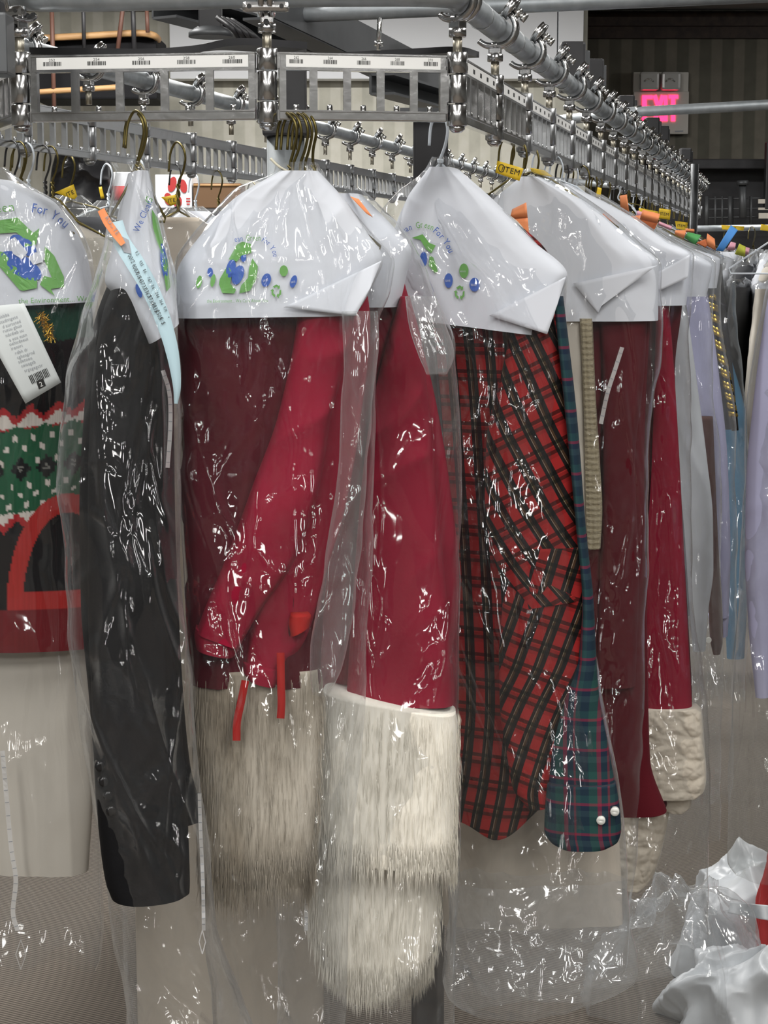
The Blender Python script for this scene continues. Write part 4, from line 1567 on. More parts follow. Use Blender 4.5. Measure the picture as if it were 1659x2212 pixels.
panel('collar_band', [(1325, 628, 668), (1345, 624, 1330, 672), (1372, 628, 1350, 668)], P1.shifted(-0.02), 0.02, 'red_trim', g, nu=40, nv=14)
c1c = cape('broad paper cape with recycling print and folded right end, in the middle', [(372, 602, 688), (430, 505, 742), (500, 440, 790), (590, 382, 562, 826), (640, 377, 625, 800), (686, 377, 680, 768)], P1, 0.045, 51, A=0.004)
prints(c1c, [('recycling_arrows', [poly([(494, 560), (512, 528), (524, 522), (542, 527), (543, 546), (522, 552), (512, 565)]),
                                   poly([(475, 602), (492, 573), (501, 588), (497, 612), (510, 626), (506, 634), (480, 633), (473, 614)]),
                                   poly([(545, 558), (557, 575), (554, 602), (540, 628), (517, 634), (521, 616), (536, 600), (538, 580)])], 'print_green'),
             ('globe', [ellipse(499, 580, 10, 20, 16, 0.2), ellipse(514, 594, 12, 22, 16, 0.35), ellipse(526, 556, 6, 10)], 'print_blue')], cuts=2)
prints(c1c, [('printed_word', word_px('ean', 507, 523, 18, -8, 0.7), 'print_blue'), ('printed_word', word_px('Green', 531, 520, 19, 0, 0.62), 'print_green'),
             ('printed_word', word_arc('For You', [(564, 520), (578, 530), (588, 545), (592, 562)], 17, 0.75), 'print_blue'),
             ('printed_line', word_px('the Environment... We Care About You', 447, 654, 10.5, -0.6, 0.72), 'print_green'),
             ('round_mark', [ellipse(575, 605, 10, 15, 18, 0.3), ellipse(634, 608, 7, 14, 18, 0.3), ellipse(454, 588, 6, 10)], 'print_blue'),
             ('round_mark', [ellipse(613, 585, 9, 12), ellipse(430, 609, 6, 14, 16, 0.2), ellipse(460, 606, 5, 14, 16, 0.2)], 'print_green'),
             ('small_recycling_mark', recycle(597, 629, 11, 14), 'print_green')])
prints(c1c, [('mark_word', word_px('SAVE', 568, 609, 7, -12, 0.7) + word_px('EARTH'.replace('H', 'E'), 629, 612, 6, -12, 0.5), 'paper')], off=0.0046)
sheet('folded_end', [(612, 664), (824, 563), (800, 622), (768, 682)], P1.shifted(-0.050), 'paper', c1c, n=12, bend=lambda u, v: 0.003 + 0.006 * v)
b1 = bag('wide clear bag gathered with a rubber band over the burgundy robe', [(352, 588, 682), (372, 584, 692), (405, 505, 718), (450, 462, 755), (510, 412, 805), (570, 380, 850), (630, 374, 842), (700, 376, 815), (900, 384, 806), (1200, 394, 797), (1500, 408, 785), (1800, 426, 762), (2000, 438, 752), (2212, 455, 745), (2330, 470, 740)],
         P1, [0.015, 0.02, 0.035, 0.045, 0.06, 0.068, 0.066, 0.062, 0.06, 0.06, 0.058, 0.05, 0.05, 0.05, 0.05], 53, 'film', nu=260, nv=270, nc=30, A=0.013, fx=12, crink=0.004, fan=0.5)
panel('loose_fold', [(672, 742, 812), (760, 738, 820), (900, 730, 806), (1100, 716, 794), (1300, 690, 772), (1440, 668, 745), (1500, 676, 712)], P1.shifted(-0.070), [0.006, 0.014, 0.016, 0.014, 0.016, 0.014, 0.006], 'film_haze', b1, nu=120, nv=150,
      disp=film_disp(57, 0.010, 26, 0.004, -0.1, 0.0, 6), sq=2.2, cap_top=False, edge=0.004)
bt = MB()
for k in range(3):
    e_ = []
    for i in range(17):
        a = 2 * PI * i / 16
        e_.append(P1.at(640, 372 + k * 2) + P1.a * 0.020 * math.cos(a) + P1.b * 0.017 * math.sin(a))
    bt.tube(e_, 0.0014, 6, cap=False)
bt.tube(smooth_path([P1.at(622, 371, -0.02), P1.at(603, 360, -0.026), P1.at(584, 342, -0.028)], 5), 0.0016, 6)
tag(bt.build('rubber_band', 'rubber_band'), 'cream rubber band with a loose end gathering the middle bag', 'rubber band')
hanger(P1, 622, rail_y(2.25) + 6, 632, 392, 190, 140, 'wire_gold', 'gilt wire hanger of the burgundy robe just right of the middle hinge', r=0.0019)
for k, (dx, hx) in enumerate(((0, 632), (0, 646), (0, 655))):
    hanger(P1.shifted(0.004 * k - 0.004), hx, rail_y(2.25) + 6, hx + 2 + k * 3, 396, 12, 14, 'wire_gold', 'extra gilt wire hook bundled beside the middle hinge', 'gilt hooks bundled at the middle hinge', r=0.0017, twist=False)
sheet('marker_note', [(756, 424), (775, 430), (806, 470), (792, 462)], P1.shifted(-0.03), 'orange', n=4)
tag(bpy.data.objects['marker_note'], 'orange note tucked under film on the ridge of the middle bag', 'note')

# ---------------------------------------------------------------- C2: the red Santa coat with white fur
P2 = Plane(800, 2.37, -4)
g = garment('santa_coat', 'bright red velvet Santa coat with deep white fur cuff and fur hem', 'coat')
panel('body', [(590, 700, 868), (700, 690, 898), (850, 690, 938), (1050, 700, 972), (1250, 690, 992), (1420, 680, 990), (1560, 680, 986)], P2.shifted(0.03), 0.03, 'velvet_red', g, nu=110, nv=110, disp=velvet_disp(61, 0.012, 0.05))
sl = panel('sleeve', [(640, 866, 884), (740, 836, 910), (900, 800, 928), (1100, 776, 946), (1300, 762, 965), (1510, 748, 1520, 980)], P2.shifted(-0.015), 0.032, 'velvet_red', g, nu=110, nv=120, disp=velvet_disp(63, 0.012, 0.06, 0.016))
fc = panel('fur_cuff', [(1484, 700, 1536, 984), (1540, 690, 1570, 988), (1640, 686, 986), (1760, 684, 982), (1836, 704, 1868, 978)], P2.shifted(-0.022), 0.048, 'fur_white', g, nu=140, nv=80, disp=cloth_disp(65, 0.004, 5, 1, 0.002), cap_bottom=True, sq=3.2)
fur(fc, 4200, 0.026, 'fur_white', fc, 0.00032, 5)
fl = panel('fur_hem', [(1800, 668, 950), (1900, 662, 948), (1990, 672, 946), (2050, 694, 936), (2095, 735, 905), (2118, 775, 870)], P2.shifted(-0.005), 0.045, 'fur_white', g, nu=130, nv=70, disp=cloth_disp(67, 0.006, 5, 1, 0.002), cap_bottom=True, sq=2.6)
fur(fl, 3600, 0.028, 'fur_white', fl, 0.00032, 7)
c2c = cape('paper cape corner sticking out behind the broad cape, over the Santa coat', [(420, 720, 780), (500, 690, 858), (542, 685, 888), (600, 690, 876), (662, 690, 862)], P2, 0.042, 69)
b2 = bag('clear bag reaching the floor around the Santa coat', [(405, 715, 770), (430, 700, 800), (500, 640, 872), (548, 590, 900), (640, 575, 935), (760, 572, 985), (900, 575, 990), (1200, 580, 994), (1450, 590, 995), (1800, 600, 991), (2000, 600, 988), (2212, 600, 984), (2330, 600, 980)],
         P2, [0.015, 0.03, 0.055, 0.06, 0.064, 0.066, 0.066, 0.068, 0.075, 0.08, 0.075, 0.06, 0.06], 71, 'film', nu=260, nv=260, nc=30, A=0.013, fx=10, crink=0.005, lean=-0.06)
tape_strip(b2, [(652, 1500), (658, 1640), (668, 1800), (664, 1900), (661, 2010)], 8)
panel('loose_fold', [(640, 880, 935), (700, 884, 960), (770, 900, 985), (808, 915, 972)], P2.shifted(-0.075), [0.006, 0.012, 0.014, 0.006], 'film_crumple', b2, nu=90, nv=70,
      disp=film_disp(58, 0.012, 22, 0.005, 0.2, 0.0, 4), sq=2.2, cap_top=False, edge=0.004)
hanger(P1.shifted(0.016), 664, rail_y(2.25) + 6, 690, 420, 50, 90, 'wire_gold', 'rightmost gilt wire hanger in the bundle, bearing the Santa coat', r=0.0018)

# ---------------------------------------------------------------- D: the plaid shirts
P3 = Plane(950, 2.52, -10)
g = garment('plaid_shirt', 'red and black plaid flannel shirt with folded sleeve and curved tail', 'shirt')
panel('body', [(430, 900, 1050), (560, 870, 1190), (700, 930, 1215), (1000, 960, 1235), (1300, 975, 1255), (1500, 980, 1262), (1640, 982, 1240), (1780, 985, 1735, 1185)], P3.shifted(0.03), 0.03, 'plaid_red', g, nu=120, nv=110, disp=cloth_disp(81, 0.012, 9, 0.5, 0.001),
      hem=lambda xn: 0.016 * np.cos((xn + 1.0) * 3.0) - 0.01)
panel('sleeve', [(690, 1110, 1196), (800, 1085, 1218), (950, 1052, 1236), (1080, 1048, 1246), (1200, 1066, 1258), (1310, 1120, 1290, 1264)], P3.shifted(-0.02), 0.026, 'plaid_sleeve', g, nu=90, nv=80, disp=cloth_disp(83, 0.010, 8, 1.2, 0.002, 0.3))
panel('forearm', [(1180, 1090, 1262), (1300, 1086, 1266), (1420, 1078, 1262), (1520, 1080, 1228), (1620, 1094, 1198), (1700, 1108, 1190), (1742, 1140, 1738, 1190)], P3.shifted(-0.028), 0.024, 'plaid_forearm', g, nu=90, nv=80, disp=cloth_disp(85, 0.010, 8, 1.2, 0.002, -0.2))
g = garment('checked_shirt', 'navy and red checked shirt sleeve with two pale cuff buttons beside plaid flannel', 'shirt')
panel('sleeve', [(640, 1196, 1216), (900, 1222, 1246), (1150, 1246, 1266), (1300, 1258, 1282), (1420, 1250, 1288), (1500, 1222, 1294), (1600, 1196, 1312), (1700, 1184, 1330)], P3.shifted(-0.035), 0.022, 'plaid_blue', g, nu=70, nv=90, disp=cloth_disp(87, 0.006, 9, 1, 0.001))
cf = panel('cuff', [(1690, 1183, 1330), (1740, 1178, 1338), (1790, 1176, 1342), (1815, 1190, 1336), (1826, 1212, 1316)], P3.shifted(-0.04), 0.027, 'plaid_blue', g, nu=70, nv=30, disp=cloth_disp(88, 0.003, 5, 1, 0.0005))
for bx_, by_ in ((1298, 1773), (1328, 1754)):
    c_ = P3.at(bx_, by_, -0.0715)
    b_ = MB().tube([c_ + P3.b * 0.008, c_ + P3.b * 0.001, c_ - P3.b * 0.0008, c_ - P3.b * 0.0006, c_ + P3.b * 0.0004], [0.0058, 0.0062, 0.0055, 0.0035, 0.0028], 16).build('button', 'button_white', cf)
panel('body', [(560, 900, 1190), (700, 930, 1180), (1000, 960, 1225), (1300, 980, 1250), (1560, 1010, 1255), (1650, 1030, 1230)], P3.shifted(0.075), 0.012, 'plaid_blue', g, nu=80, nv=60, disp=cloth_disp(89, 0.006, 8, 0.6, 0.001))
dc = cape('paper cape with recycling print over the plaid shirts', [(364, 935, 986), (430, 884, 1062), (520, 852, 1150), (604, 848, 594, 1224), (680, 858, 650, 1206), (688, 900, 724, 1182)], P3, 0.05, 91)
prints(dc, [('recycling_arrows', [poly([(889, 514), (913, 506), (928, 525), (941, 530), (932, 547), (920, 538), (908, 518)]), poly([(928, 552), (936, 556), (946, 586), (940, 590), (926, 574)])], 'print_green'),
            ('globe', [ellipse(915, 560, 8, 16)], 'print_blue')], cuts=2)
prints(dc, [('printed_word', word_arc('ean', [(872, 504), (886, 497), (902, 493)], 19, 0.72), 'print_blue'), ('printed_word', word_arc('Green', [(899, 494), (915, 491), (934, 498), (945, 506)], 20, 0.68), 'print_green'),
            ('printed_word', word_arc('For You', [(934, 500), (948, 512), (960, 528), (970, 548)], 21, 0.8), 'print_blue'),
            ('round_mark', [ellipse(969, 606, 9, 16), ellipse(1025, 615, 11, 15)], 'print_blue'), ('round_mark', [ellipse(1002, 585, 10, 16)], 'print_green'),
            ('small_recycling_mark', recycle(993, 632, 11, 15), 'print_green')])
prints(dc, [('mark_word', word_px('SAVE', 962, 609, 7, 0, 0.65) + word_px('REUSE', 1017, 618, 7, 0, 0.6) + word_px('REDUCE', 994, 588, 5, 0, 0.6), 'paper')], off=0.0046)
sheet('folded_end', [(1056, 682), (1222, 598), (1205, 655), (1182, 722)], P3.shifted(-0.056), 'paper', dc, n=10, bend=lambda u, v: 0.003 + 0.004 * v)
g = garment('cream_dress', 'long cream dress peeking out below the plaid shirt tails', 'dress')
panel('skirt', [(620, 930, 1200), (1000, 980, 1225), (1500, 960, 1235), (1740, 958, 1330), (1900, 956, 1342), (1995, 956, 1345)], P3.shifted(0.13), 0.022, 'cream_cloth', g, nu=110, nv=70, disp=cloth_disp(90, 0.010, 10, 0.4, 0.001))
panel('bodice', [(420, 930, 1010), (480, 880, 1120), (630, 925, 1205)], P3.shifted(0.13), 0.02, 'cream_cloth', g, nu=70, nv=30)
b3 = bag('clear bag around the plaid shirts with crumpled lower corner', [(338, 938, 976), (366, 924, 986), (420, 860, 1042), (470, 826, 1112), (540, 828, 1172), (602, 856, 1230), (700, 900, 1224), (900, 930, 1236), (1200, 960, 1262), (1500, 968, 1300), (1720, 970, 1342), (1850, 970, 1354), (2000, 968, 1356), (2075, 968, 1352), (2120, 975, 2098, 1340)],
         P3, [0.012, 0.02, 0.04, 0.055, 0.062, 0.066, 0.066, 0.07, 0.075, 0.075, 0.075, 0.07, 0.065, 0.06, 0.03], 93, 'film', nu=260, nv=240, nc=30, A=0.012, fx=11, crink=0.0045, lean=0.05)
panel('crumpled_bottom', [(1900, 968, 1340), (2000, 965, 1350), (2070, 965, 1362), (2110, 970, 1366), (2150, 990, 2140, 1330), (2190, 1040, 2170, 1270)], P3.shifted(0.03), [0.03, 0.05, 0.07, 0.075, 0.06, 0.03], 'film_crumple', b3, nu=150, nv=70,
      disp=film_disp(94, 0.02, 9, 0.008), edge=0.01, sq=2.2, cap_top=False)
hanger(P3, 950, 250, 952, 352, 85, 170, 'wire_white', 'white wire hanger of the plaid shirts hooked left of the corner hinge', r=0.0021)

# ---------------------------------------------------------------- E: the first garments down the right run
PE = Plane(1120, 2.86, -12)
g = garment('maroon_robe', 'dull maroon robe with a beige ribbed scarf edge, first behind the plaid shirts', 'robe')
panel('body', [(470, 1040, 1280), (600, 1060, 1412), (700, 1120, 1404), (1000, 1180, 1392), (1400, 1215, 1398), (1640, 1230, 1404), (1752, 1260, 1440)], PE.shifted(0.02), 0.035, 'maroon_cloth', g, nu=120, nv=110, disp=velvet_disp(101, 0.014))
panel('sleeve', [(640, 1290, 1400), (800, 1300, 1392), (1000, 1300, 1372), (1250, 1296, 1380), (1480, 1290, 1372)], PE.shifted(-0.012), 0.02, 'maroon_cloth', g, nu=60, nv=70, disp=velvet_disp(103, 0.010, 0.05, 0.004))
g = garment('beige_cardigan', 'beige ribbed cardigan band hanging in front of the maroon robe', 'cardigan')
panel('front_band', [(688, 1252, 1280), (740, 1255, 1282), (860, 1260, 1287), (1000, 1264, 1296), (1100, 1266, 1301), (1185, 1270, 1297)], PE.shifted(-0.045), 0.010, 'beige_knit', g, nu=40, nv=160,
      disp=lambda X, Z, side, xn, v: 0.0016 * np.sin(Z * 720) + 0.001 * np.sin(X * 900), cap_bottom=True)
panel('knit_front', [(560, 1160, 1250), (700, 1206, 1262), (900, 1230, 1268), (1150, 1244, 1276)], PE.shifted(-0.030), 0.012, 'grey_knit' if 'grey_knit' in M else 'offwhite_cloth', g, nu=40, nv=60, disp=cloth_disp(105, 0.004, 8, 1))
cE = cape('large plain paper cape with crossed folds, second from the corner', [(384, 1128, 1168), (440, 1060, 1270), (520, 996, 1366), (578, 990, 570, 1422), (692, 1000, 1421)], PE, 0.05, 107)
sheet('folded_end', [(1238, 612), (1420, 573), (1300, 660), (1292, 676)], PE.shifted(-0.055), 'paper', cE, n=8, bend=lambda u, v: 0.003 + 0.004 * v)
bE = bag('clear bag around the maroon robe', [(366, 1126, 1172), (400, 1085, 1222), (450, 1040, 1296), (520, 990, 1376), (575, 985, 1428), (700, 1000, 1428), (1000, 1030, 1400), (1300, 1060, 1394), (1660, 1090, 1388), (1850, 1110, 1372), (2010, 1130, 1365)],
         PE, [0.012, 0.03, 0.045, 0.06, 0.066, 0.066, 0.064, 0.062, 0.06, 0.05, 0.05], 109, 'film', nu=220, nv=220, nc=22, A=0.012, fx=12, crink=0.0045, lean=0.08)
tape_strip(bE, [(1344, 750), (1328, 800), (1312, 850), (1298, 915)], 9)
hanger(PE, 1096, rail_y(2.77), 1146, 372, 190, 120, 'wire_gold', 'gilt wire hanger of the maroon robe beside the yellow item tag')

PF = Plane(1180, 3.22, -12)
g = garment('santa_robe', 'dark red velvet Santa robe with curly white sherpa cuffs', 'robe')
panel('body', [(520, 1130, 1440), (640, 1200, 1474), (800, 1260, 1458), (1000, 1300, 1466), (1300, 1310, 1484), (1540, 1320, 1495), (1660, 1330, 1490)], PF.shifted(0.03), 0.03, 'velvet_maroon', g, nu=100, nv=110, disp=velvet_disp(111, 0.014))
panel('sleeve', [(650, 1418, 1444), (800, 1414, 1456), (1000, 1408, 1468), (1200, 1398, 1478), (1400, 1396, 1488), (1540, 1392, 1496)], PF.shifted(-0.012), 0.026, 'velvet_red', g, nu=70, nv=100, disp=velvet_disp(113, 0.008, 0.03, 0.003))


def sherpa_disp(seed, f=34, A=0.009):
    def q(X, Z, side, xn, v):
        d1, d2 = worley(X * f + (vn(X * 20, Z * 20, 3) - 0.5) * 1.2, Z * f, seed + 0.0)
        e1, e2 = worley(X * f * 2.1, Z * f * 2.1, seed + 9.0)
        return A * np.clip(d2 - d1, 0, 0.7) + A * 0.35 * np.clip(e2 - e1, 0, 0.6) - A * 0.4
    return q


panel('sherpa_cuff', [(1526, 1402, 1506), (1536, 1390, 1516), (1600, 1383, 1521), (1680, 1377, 1526), (1705, 1382, 1522), (1718, 1398, 1508)], PF.shifted(-0.018), 0.036, 'sherpa', g, nu=150, nv=90, disp=sherpa_disp(115), cap_bottom=True, sq=3.4)
panel('cuff_lining', [(1700, 1340, 1420), (1735, 1350, 1442), (1756, 1362, 1430)], PF.shifted(0.0), 0.03, 'velvet_maroon', g, nu=50, nv=20, disp=velvet_disp(116, 0.006))
panel('sherpa_hem', [(1735, 1310, 1450), (1800, 1310, 1438), (1870, 1315, 1420), (1905, 1330, 1402), (1914, 1350, 1390)], PF.shifted(0.03), 0.034, 'sherpa', g, nu=130, nv=80, disp=sherpa_disp(117), cap_bottom=True, sq=2.8)
panel('sherpa_edge', [(1712, 1402, 1470), (1726, 1398, 1494), (1742, 1420, 1492), (1752, 1446, 1480)], PF.shifted(0.012), 0.02, 'sherpa', g, nu=80, nv=24, disp=sherpa_disp(118, 40, 0.006), cap_bottom=True)
cF = cape('plain paper cape third from the corner with its end fold facing right', [(398, 1196, 1228), (460, 1150, 1350), (520, 1120, 1440), (552, 1110, 1492), (659, 1120, 1482)], PF, 0.05, 119)
sheet('folded_end', [(1400, 600), (1490, 550), (1486, 600), (1424, 628)], PF.shifted(-0.055), 'paper', cF, n=8, bend=lambda u, v: 0.003 + 0.004 * v)
bF = bag('clear bag around the dark red Santa robe', [(386, 1194, 1236), (410, 1170, 1270), (460, 1140, 1356), (520, 1110, 1446), (552, 1105, 1497), (660, 1120, 1490), (1000, 1150, 1492), (1300, 1170, 1502), (1540, 1190, 1530), (1800, 1210, 1534), (2015, 1230, 1529)],
         PF, [0.012, 0.03, 0.045, 0.058, 0.064, 0.066, 0.06, 0.06, 0.066, 0.06, 0.05], 121, 'film', nu=220, nv=220, nc=22, A=0.012, fx=12, crink=0.0045, lean=-0.06)
hanger(PF, 1166, rail_y(3.1), 1206, 388, 160, 110, 'wire_white', 'first white wire hanger beyond the yellow item tag')
hanger(PF.shifted(0.05), 1203, rail_y(3.32), 1212, 400, 150, 110, 'wire_white', 'second white wire hanger beyond the yellow item tag')

PG = Plane(1250, 3.62, -12)
g = garment('white_shirt', 'white dress shirt with creased long sleeve right of the Santa robe', 'shirt')
panel('body', [(560, 1200, 1480), (700, 1280, 1482), (1000, 1320, 1490), (1330, 1330, 1490)], PG.shifted(0.02), 0.02, 'white_cloth', g, nu=60, nv=50, disp=cloth_disp(131, 0.008, 8, 0.6, 0.001))
panel('sleeve', [(640, 1438, 1480), (800, 1450, 1502), (1000, 1464, 1528), (1120, 1476, 1540), (1230, 1484, 1541), (1320, 1490, 1530), (1404, 1497, 1524)], PG.shifted(-0.012), 0.02, 'white_cloth', g, nu=60, nv=90, disp=cloth_disp(133, 0.008, 7, 1.2, 0.001, 0.25))
cG = cape('small paper cape between the Santa robe and the lavender shirts', [(430, 1268, 1296), (490, 1230, 1400), (540, 1210, 1480), (575, 1200, 1538), (640, 1220, 1526)], PG, 0.04, 135)
bG = bag('clear bag around the white dress shirt', [(420, 1264, 1300), (480, 1220, 1396), (530, 1200, 1476), (570, 1190, 1546), (700, 1210, 1540), (1000, 1230, 1552), (1400, 1250, 1562), (1700, 1270, 1558), (1830, 1280, 1552)],
         PG, [0.012, 0.03, 0.045, 0.055, 0.06, 0.055, 0.05, 0.05, 0.04], 137, 'film', nu=120, nv=150, A=0.012, fx=13, crink=0.005)
hanger(PG, 1262, rail_y(3.7), 1282, 424, 150, 100, 'wire_gold', 'gilt wire hanger above the small paper cape of the white shirt')

PH = Plane(1310, 4.05, -12)
g = garment('lavender_shirt', 'pale lavender shirt seen as a sliver right of the white sleeve', 'shirt')
panel('sleeve', [(600, 1440, 1524), (800, 1470, 1552), (1000, 1500, 1572), (1200, 1520, 1578), (1330, 1532, 1574)], PH, 0.03, 'lavender_cloth', g, nu=60, nv=80, disp=cloth_disp(141, 0.010, 9, 0.8, 0.001))
panel('cuff', [(1325, 1530, 1575), (1372, 1534, 1572)], PH, 0.032, 'lavender_cloth', g, nu=40, nv=10)
g = garment('brown_shirt', 'brown shirt sleeve with pale button dangling under the white sleeve', 'shirt')
bs = panel('sleeve', [(900, 1490, 1540), (1180, 1522, 1552), (1300, 1530, 1560), (1380, 1534, 1562), (1412, 1540, 1556)], PH.shifted(-0.06), 0.018, 'brown_cloth', g, nu=50, nv=70, disp=cloth_disp(143, 0.006, 9, 0.8, 0.001))
c_ = PH.at(1531, 1383, -0.085)
MB().tube([c_ + PH.b * 0.004, c_ - PH.b * 0.001], 0.006, 12).build('button', 'button_white', bs)
bH = bag('clear bag around the pale lavender shirt', [(470, 1330, 1370), (520, 1290, 1480), (556, 1280, 1560), (640, 1300, 1556), (900, 1350, 1588), (1200, 1400, 1592), (1500, 1420, 1584), (1740, 1430, 1578)],
         PH, [0.012, 0.03, 0.05, 0.06, 0.06, 0.06, 0.05, 0.04], 145, 'film', nu=110, nv=140, A=0.012, fx=13, crink=0.005)
cape('paper cape wedge just left of the far paper capes', [(480, 1336, 1362), (530, 1300, 1470), (562, 1290, 1556), (622, 1300, 1548)], PH, 0.042, 147)

hanger(PH, 1290, rail_y(4.05), 1346, 476, 80, 60, 'wire_gold', 'gilt wire hanger of the pale lavender shirt sliver')
PI_ = Plane(1370, 4.5, -12)
hanger(PI_, 1330, rail_y(4.5), 1404, 505, 90, 60, 'wire_white', 'white wire hanger of the black coat with cord')
hanger(Plane(1400, 4.75, -12), 1349, rail_y(4.75), 1440, 540, 100, 50, 'wire_gold', 'gilt wire hanger of the teal blue dress')
g = garment('black_coat', 'black coat edged with a gold and black braided cord', 'coat')
panel('body', [(570, 1440, 1550), (700, 1490, 1572), (850, 1510, 1588), (926, 1540, 1593)], PI_.shifted(0.02), 0.03, 'grey_cloth', g, nu=60, nv=60, disp=cloth_disp(151, 0.008, 8, 0.8, 0.001))
g = garment('braided_cord', 'gold and black braided cord ending in a black tip', 'cord')
pth = smooth_path([PI_.at(x, y, -0.035) for x, y in ((1536, 640), (1545, 690), (1556, 750), (1568, 810), (1577, 860), (1584, 898))], 14)
for ph in range(3):
    q = []
    for i, p in enumerate(pth):
        a = i * 0.9 + ph * 2 * PI / 3
        q.append(p + PI_.a * 0.006 * math.cos(a) + PI_.b * 0.006 * math.sin(a))
    MB().tube(q, 0.0065, 7).build('strand', 'gold_strand' if ph != 1 else 'black_cloth', g) if 'gold_strand' in M else MB().tube(q, 0.0065, 7).build('strand', 'gold_tinsel' if ph != 1 else 'black_cloth', g)
MB().tube([PI_.at(1585, 893, -0.035), PI_.at(1588, 930, -0.035)], 0.0085, 10).build('tip', 'black_button', g)
g = garment('blue_dress', 'teal blue dress showing below the braided cord', 'dress')
panel('body', [(560, 1420, 1530), (620, 1400, 1545), (740, 1430, 1570), (860, 1480, 1604), (900, 1560, 1612), (1100, 1568, 1618), (1300, 1566, 1614), (1420, 1570, 1608)], Plane(1400, 4.75, -12), 0.03, 'blue_cloth', g, nu=60, nv=60, disp=cloth_disp(153, 0.012, 9, 0.8, 0.001))
bI = bag('clear bag around the black coat and braided cord', [(500, 1390, 1420), (540, 1370, 1520), (566, 1360, 1590), (650, 1380, 1590), (900, 1420, 1612), (1200, 1450, 1618), (1500, 1470, 1610)],
         PI_, [0.012, 0.03, 0.05, 0.06, 0.06, 0.06, 0.04], 155, 'film_far', nu=100, nv=130, A=0.014, fx=12, crink=0.006)


def simple_set(hx, Y, col, seed, yaw=-12, wm=0.40, lens=(0.8, 1.05), group='', gl='', bl='', cl='', hl='', film_m='film_far', rail=None, hm='wire_gold', hcat='shirt', hname='hung_shirt', with_cape=True, shift=0.0):
    """A bagged garment at true scale: hanger, paper cape, garment and film, hung at pixel hx and distance Y."""
    P = Plane(hx, Y, yaw)
    s = F / Y
    ry = rail_y(Y) if rail is None else rail
    ny = ry + 0.085 * s
    hw = wm / 2 * s
    r_ = random.Random(seed)
    hw *= r_.uniform(0.92, 1.05) * max(0.2, math.cos(math.radians(yaw)))
    hanger(P, hx, ry, hx + 4, ny, hw * 0.9, 0.085 * s, hm, hl, group + ' hangers', r=0.002, name='wire_hanger')
    g_ = tag(empty(hname), gl, hcat, group)
    L = lens[0] * s
    panel('body', [(ny + 0.03 * s, hx - hw * 0.35, hx + hw * 0.35), (ny + 0.11 * s, hx - hw, hx + hw * 0.96), (ny + L * 0.5, hx - hw * 0.95, hx + hw * 0.94), (ny + L, hx - hw * 0.9, hx + hw * 0.9)], P, 0.035, col, g_, nu=48, nv=40, disp=cloth_disp(seed, 0.012, 9, 0.7, 0.001))
    for sd in (-1, 1):
        panel('sleeve', [(ny + 0.12 * s, hx + sd * hw * 0.98 - 0.05 * s * (sd > 0) - 0.01 * s, hx + sd * hw * 0.98 + 0.05 * s * (sd < 0) + 0.01 * s), (ny + L * 0.6, hx + sd * hw * 0.95 - 0.05 * s, hx + sd * hw * 0.95 + 0.05 * s), (ny + L * 0.85, hx + sd * hw * 0.9 - 0.035 * s, hx + sd * hw * 0.9 + 0.035 * s)], P.shifted(-0.03), 0.02, col, g_, nu=30, nv=30, disp=cloth_disp(seed + 2, 0.006, 9, 0.9, 0.001))
    if with_cape:
        cape(cl, [(ny, hx - hw * 0.12, hx + hw * 0.12), (ny + 0.05 * s, hx - hw * 0.5, hx + hw * 0.5), (ny + 0.115 * s, hx - hw * 1.02, hx + hw * 1.02), (ny + 0.215 * s, hx - hw * 0.98, hx + hw * 0.98)], P, 0.046, seed + 3, nu=40, nv=24, group=group + ' capes')
    B = lens[1] * s
    bag(bl, [(ny - 0.012 * s, hx - 0.02 * s, hx + 0.02 * s), (ny + 0.05 * s, hx - hw * 0.52, hx + hw * 0.52), (ny + 0.112 * s, hx - hw * 1.05, hx + hw * 1.05), (ny + 0.3 * s, hx - hw * 1.02, hx + hw * 1.04), (ny + B * 0.6, hx - hw * 1.0, hx + hw * 1.05), (ny + B, hx - hw * 1.0, hx + hw * 1.0)],
        P, [0.012, 0.04, 0.055, 0.06, 0.055, 0.045], seed + 5, film_m, nu=100, nv=110, nc=8, A=0.013, fx=13, crink=0.006, group=group + ' bags')


ORD = ['first', 'second', 'third', 'fourth', 'fifth', 'sixth', 'seventh', 'eighth']
cols = ['white_cloth', 'offwhite_cloth', 'grey_cloth', 'lavender_cloth', 'grey_cloth', 'brown_cloth', 'white_cloth', 'grey_cloth']
for k, Y in enumerate((4.95, 5.4, 5.9, 6.4, 7.0, 7.7)):
    hx = 1690 - 705 * 2.3 / Y
    simple_set(hx + 4, Y, cols[k], 200 + 11 * k, group='bagged garments far down the right run',
               gl=ORD[k] + ' bagged garment beyond the braided cord on the right run', bl=ORD[k] + ' shiny clear bag beyond the braided cord on the right run',
               cl=ORD[k] + ' paper cape beyond the braided cord on the right run', hl=ORD[k] + ' wire hanger beyond the braided cord on the right run')
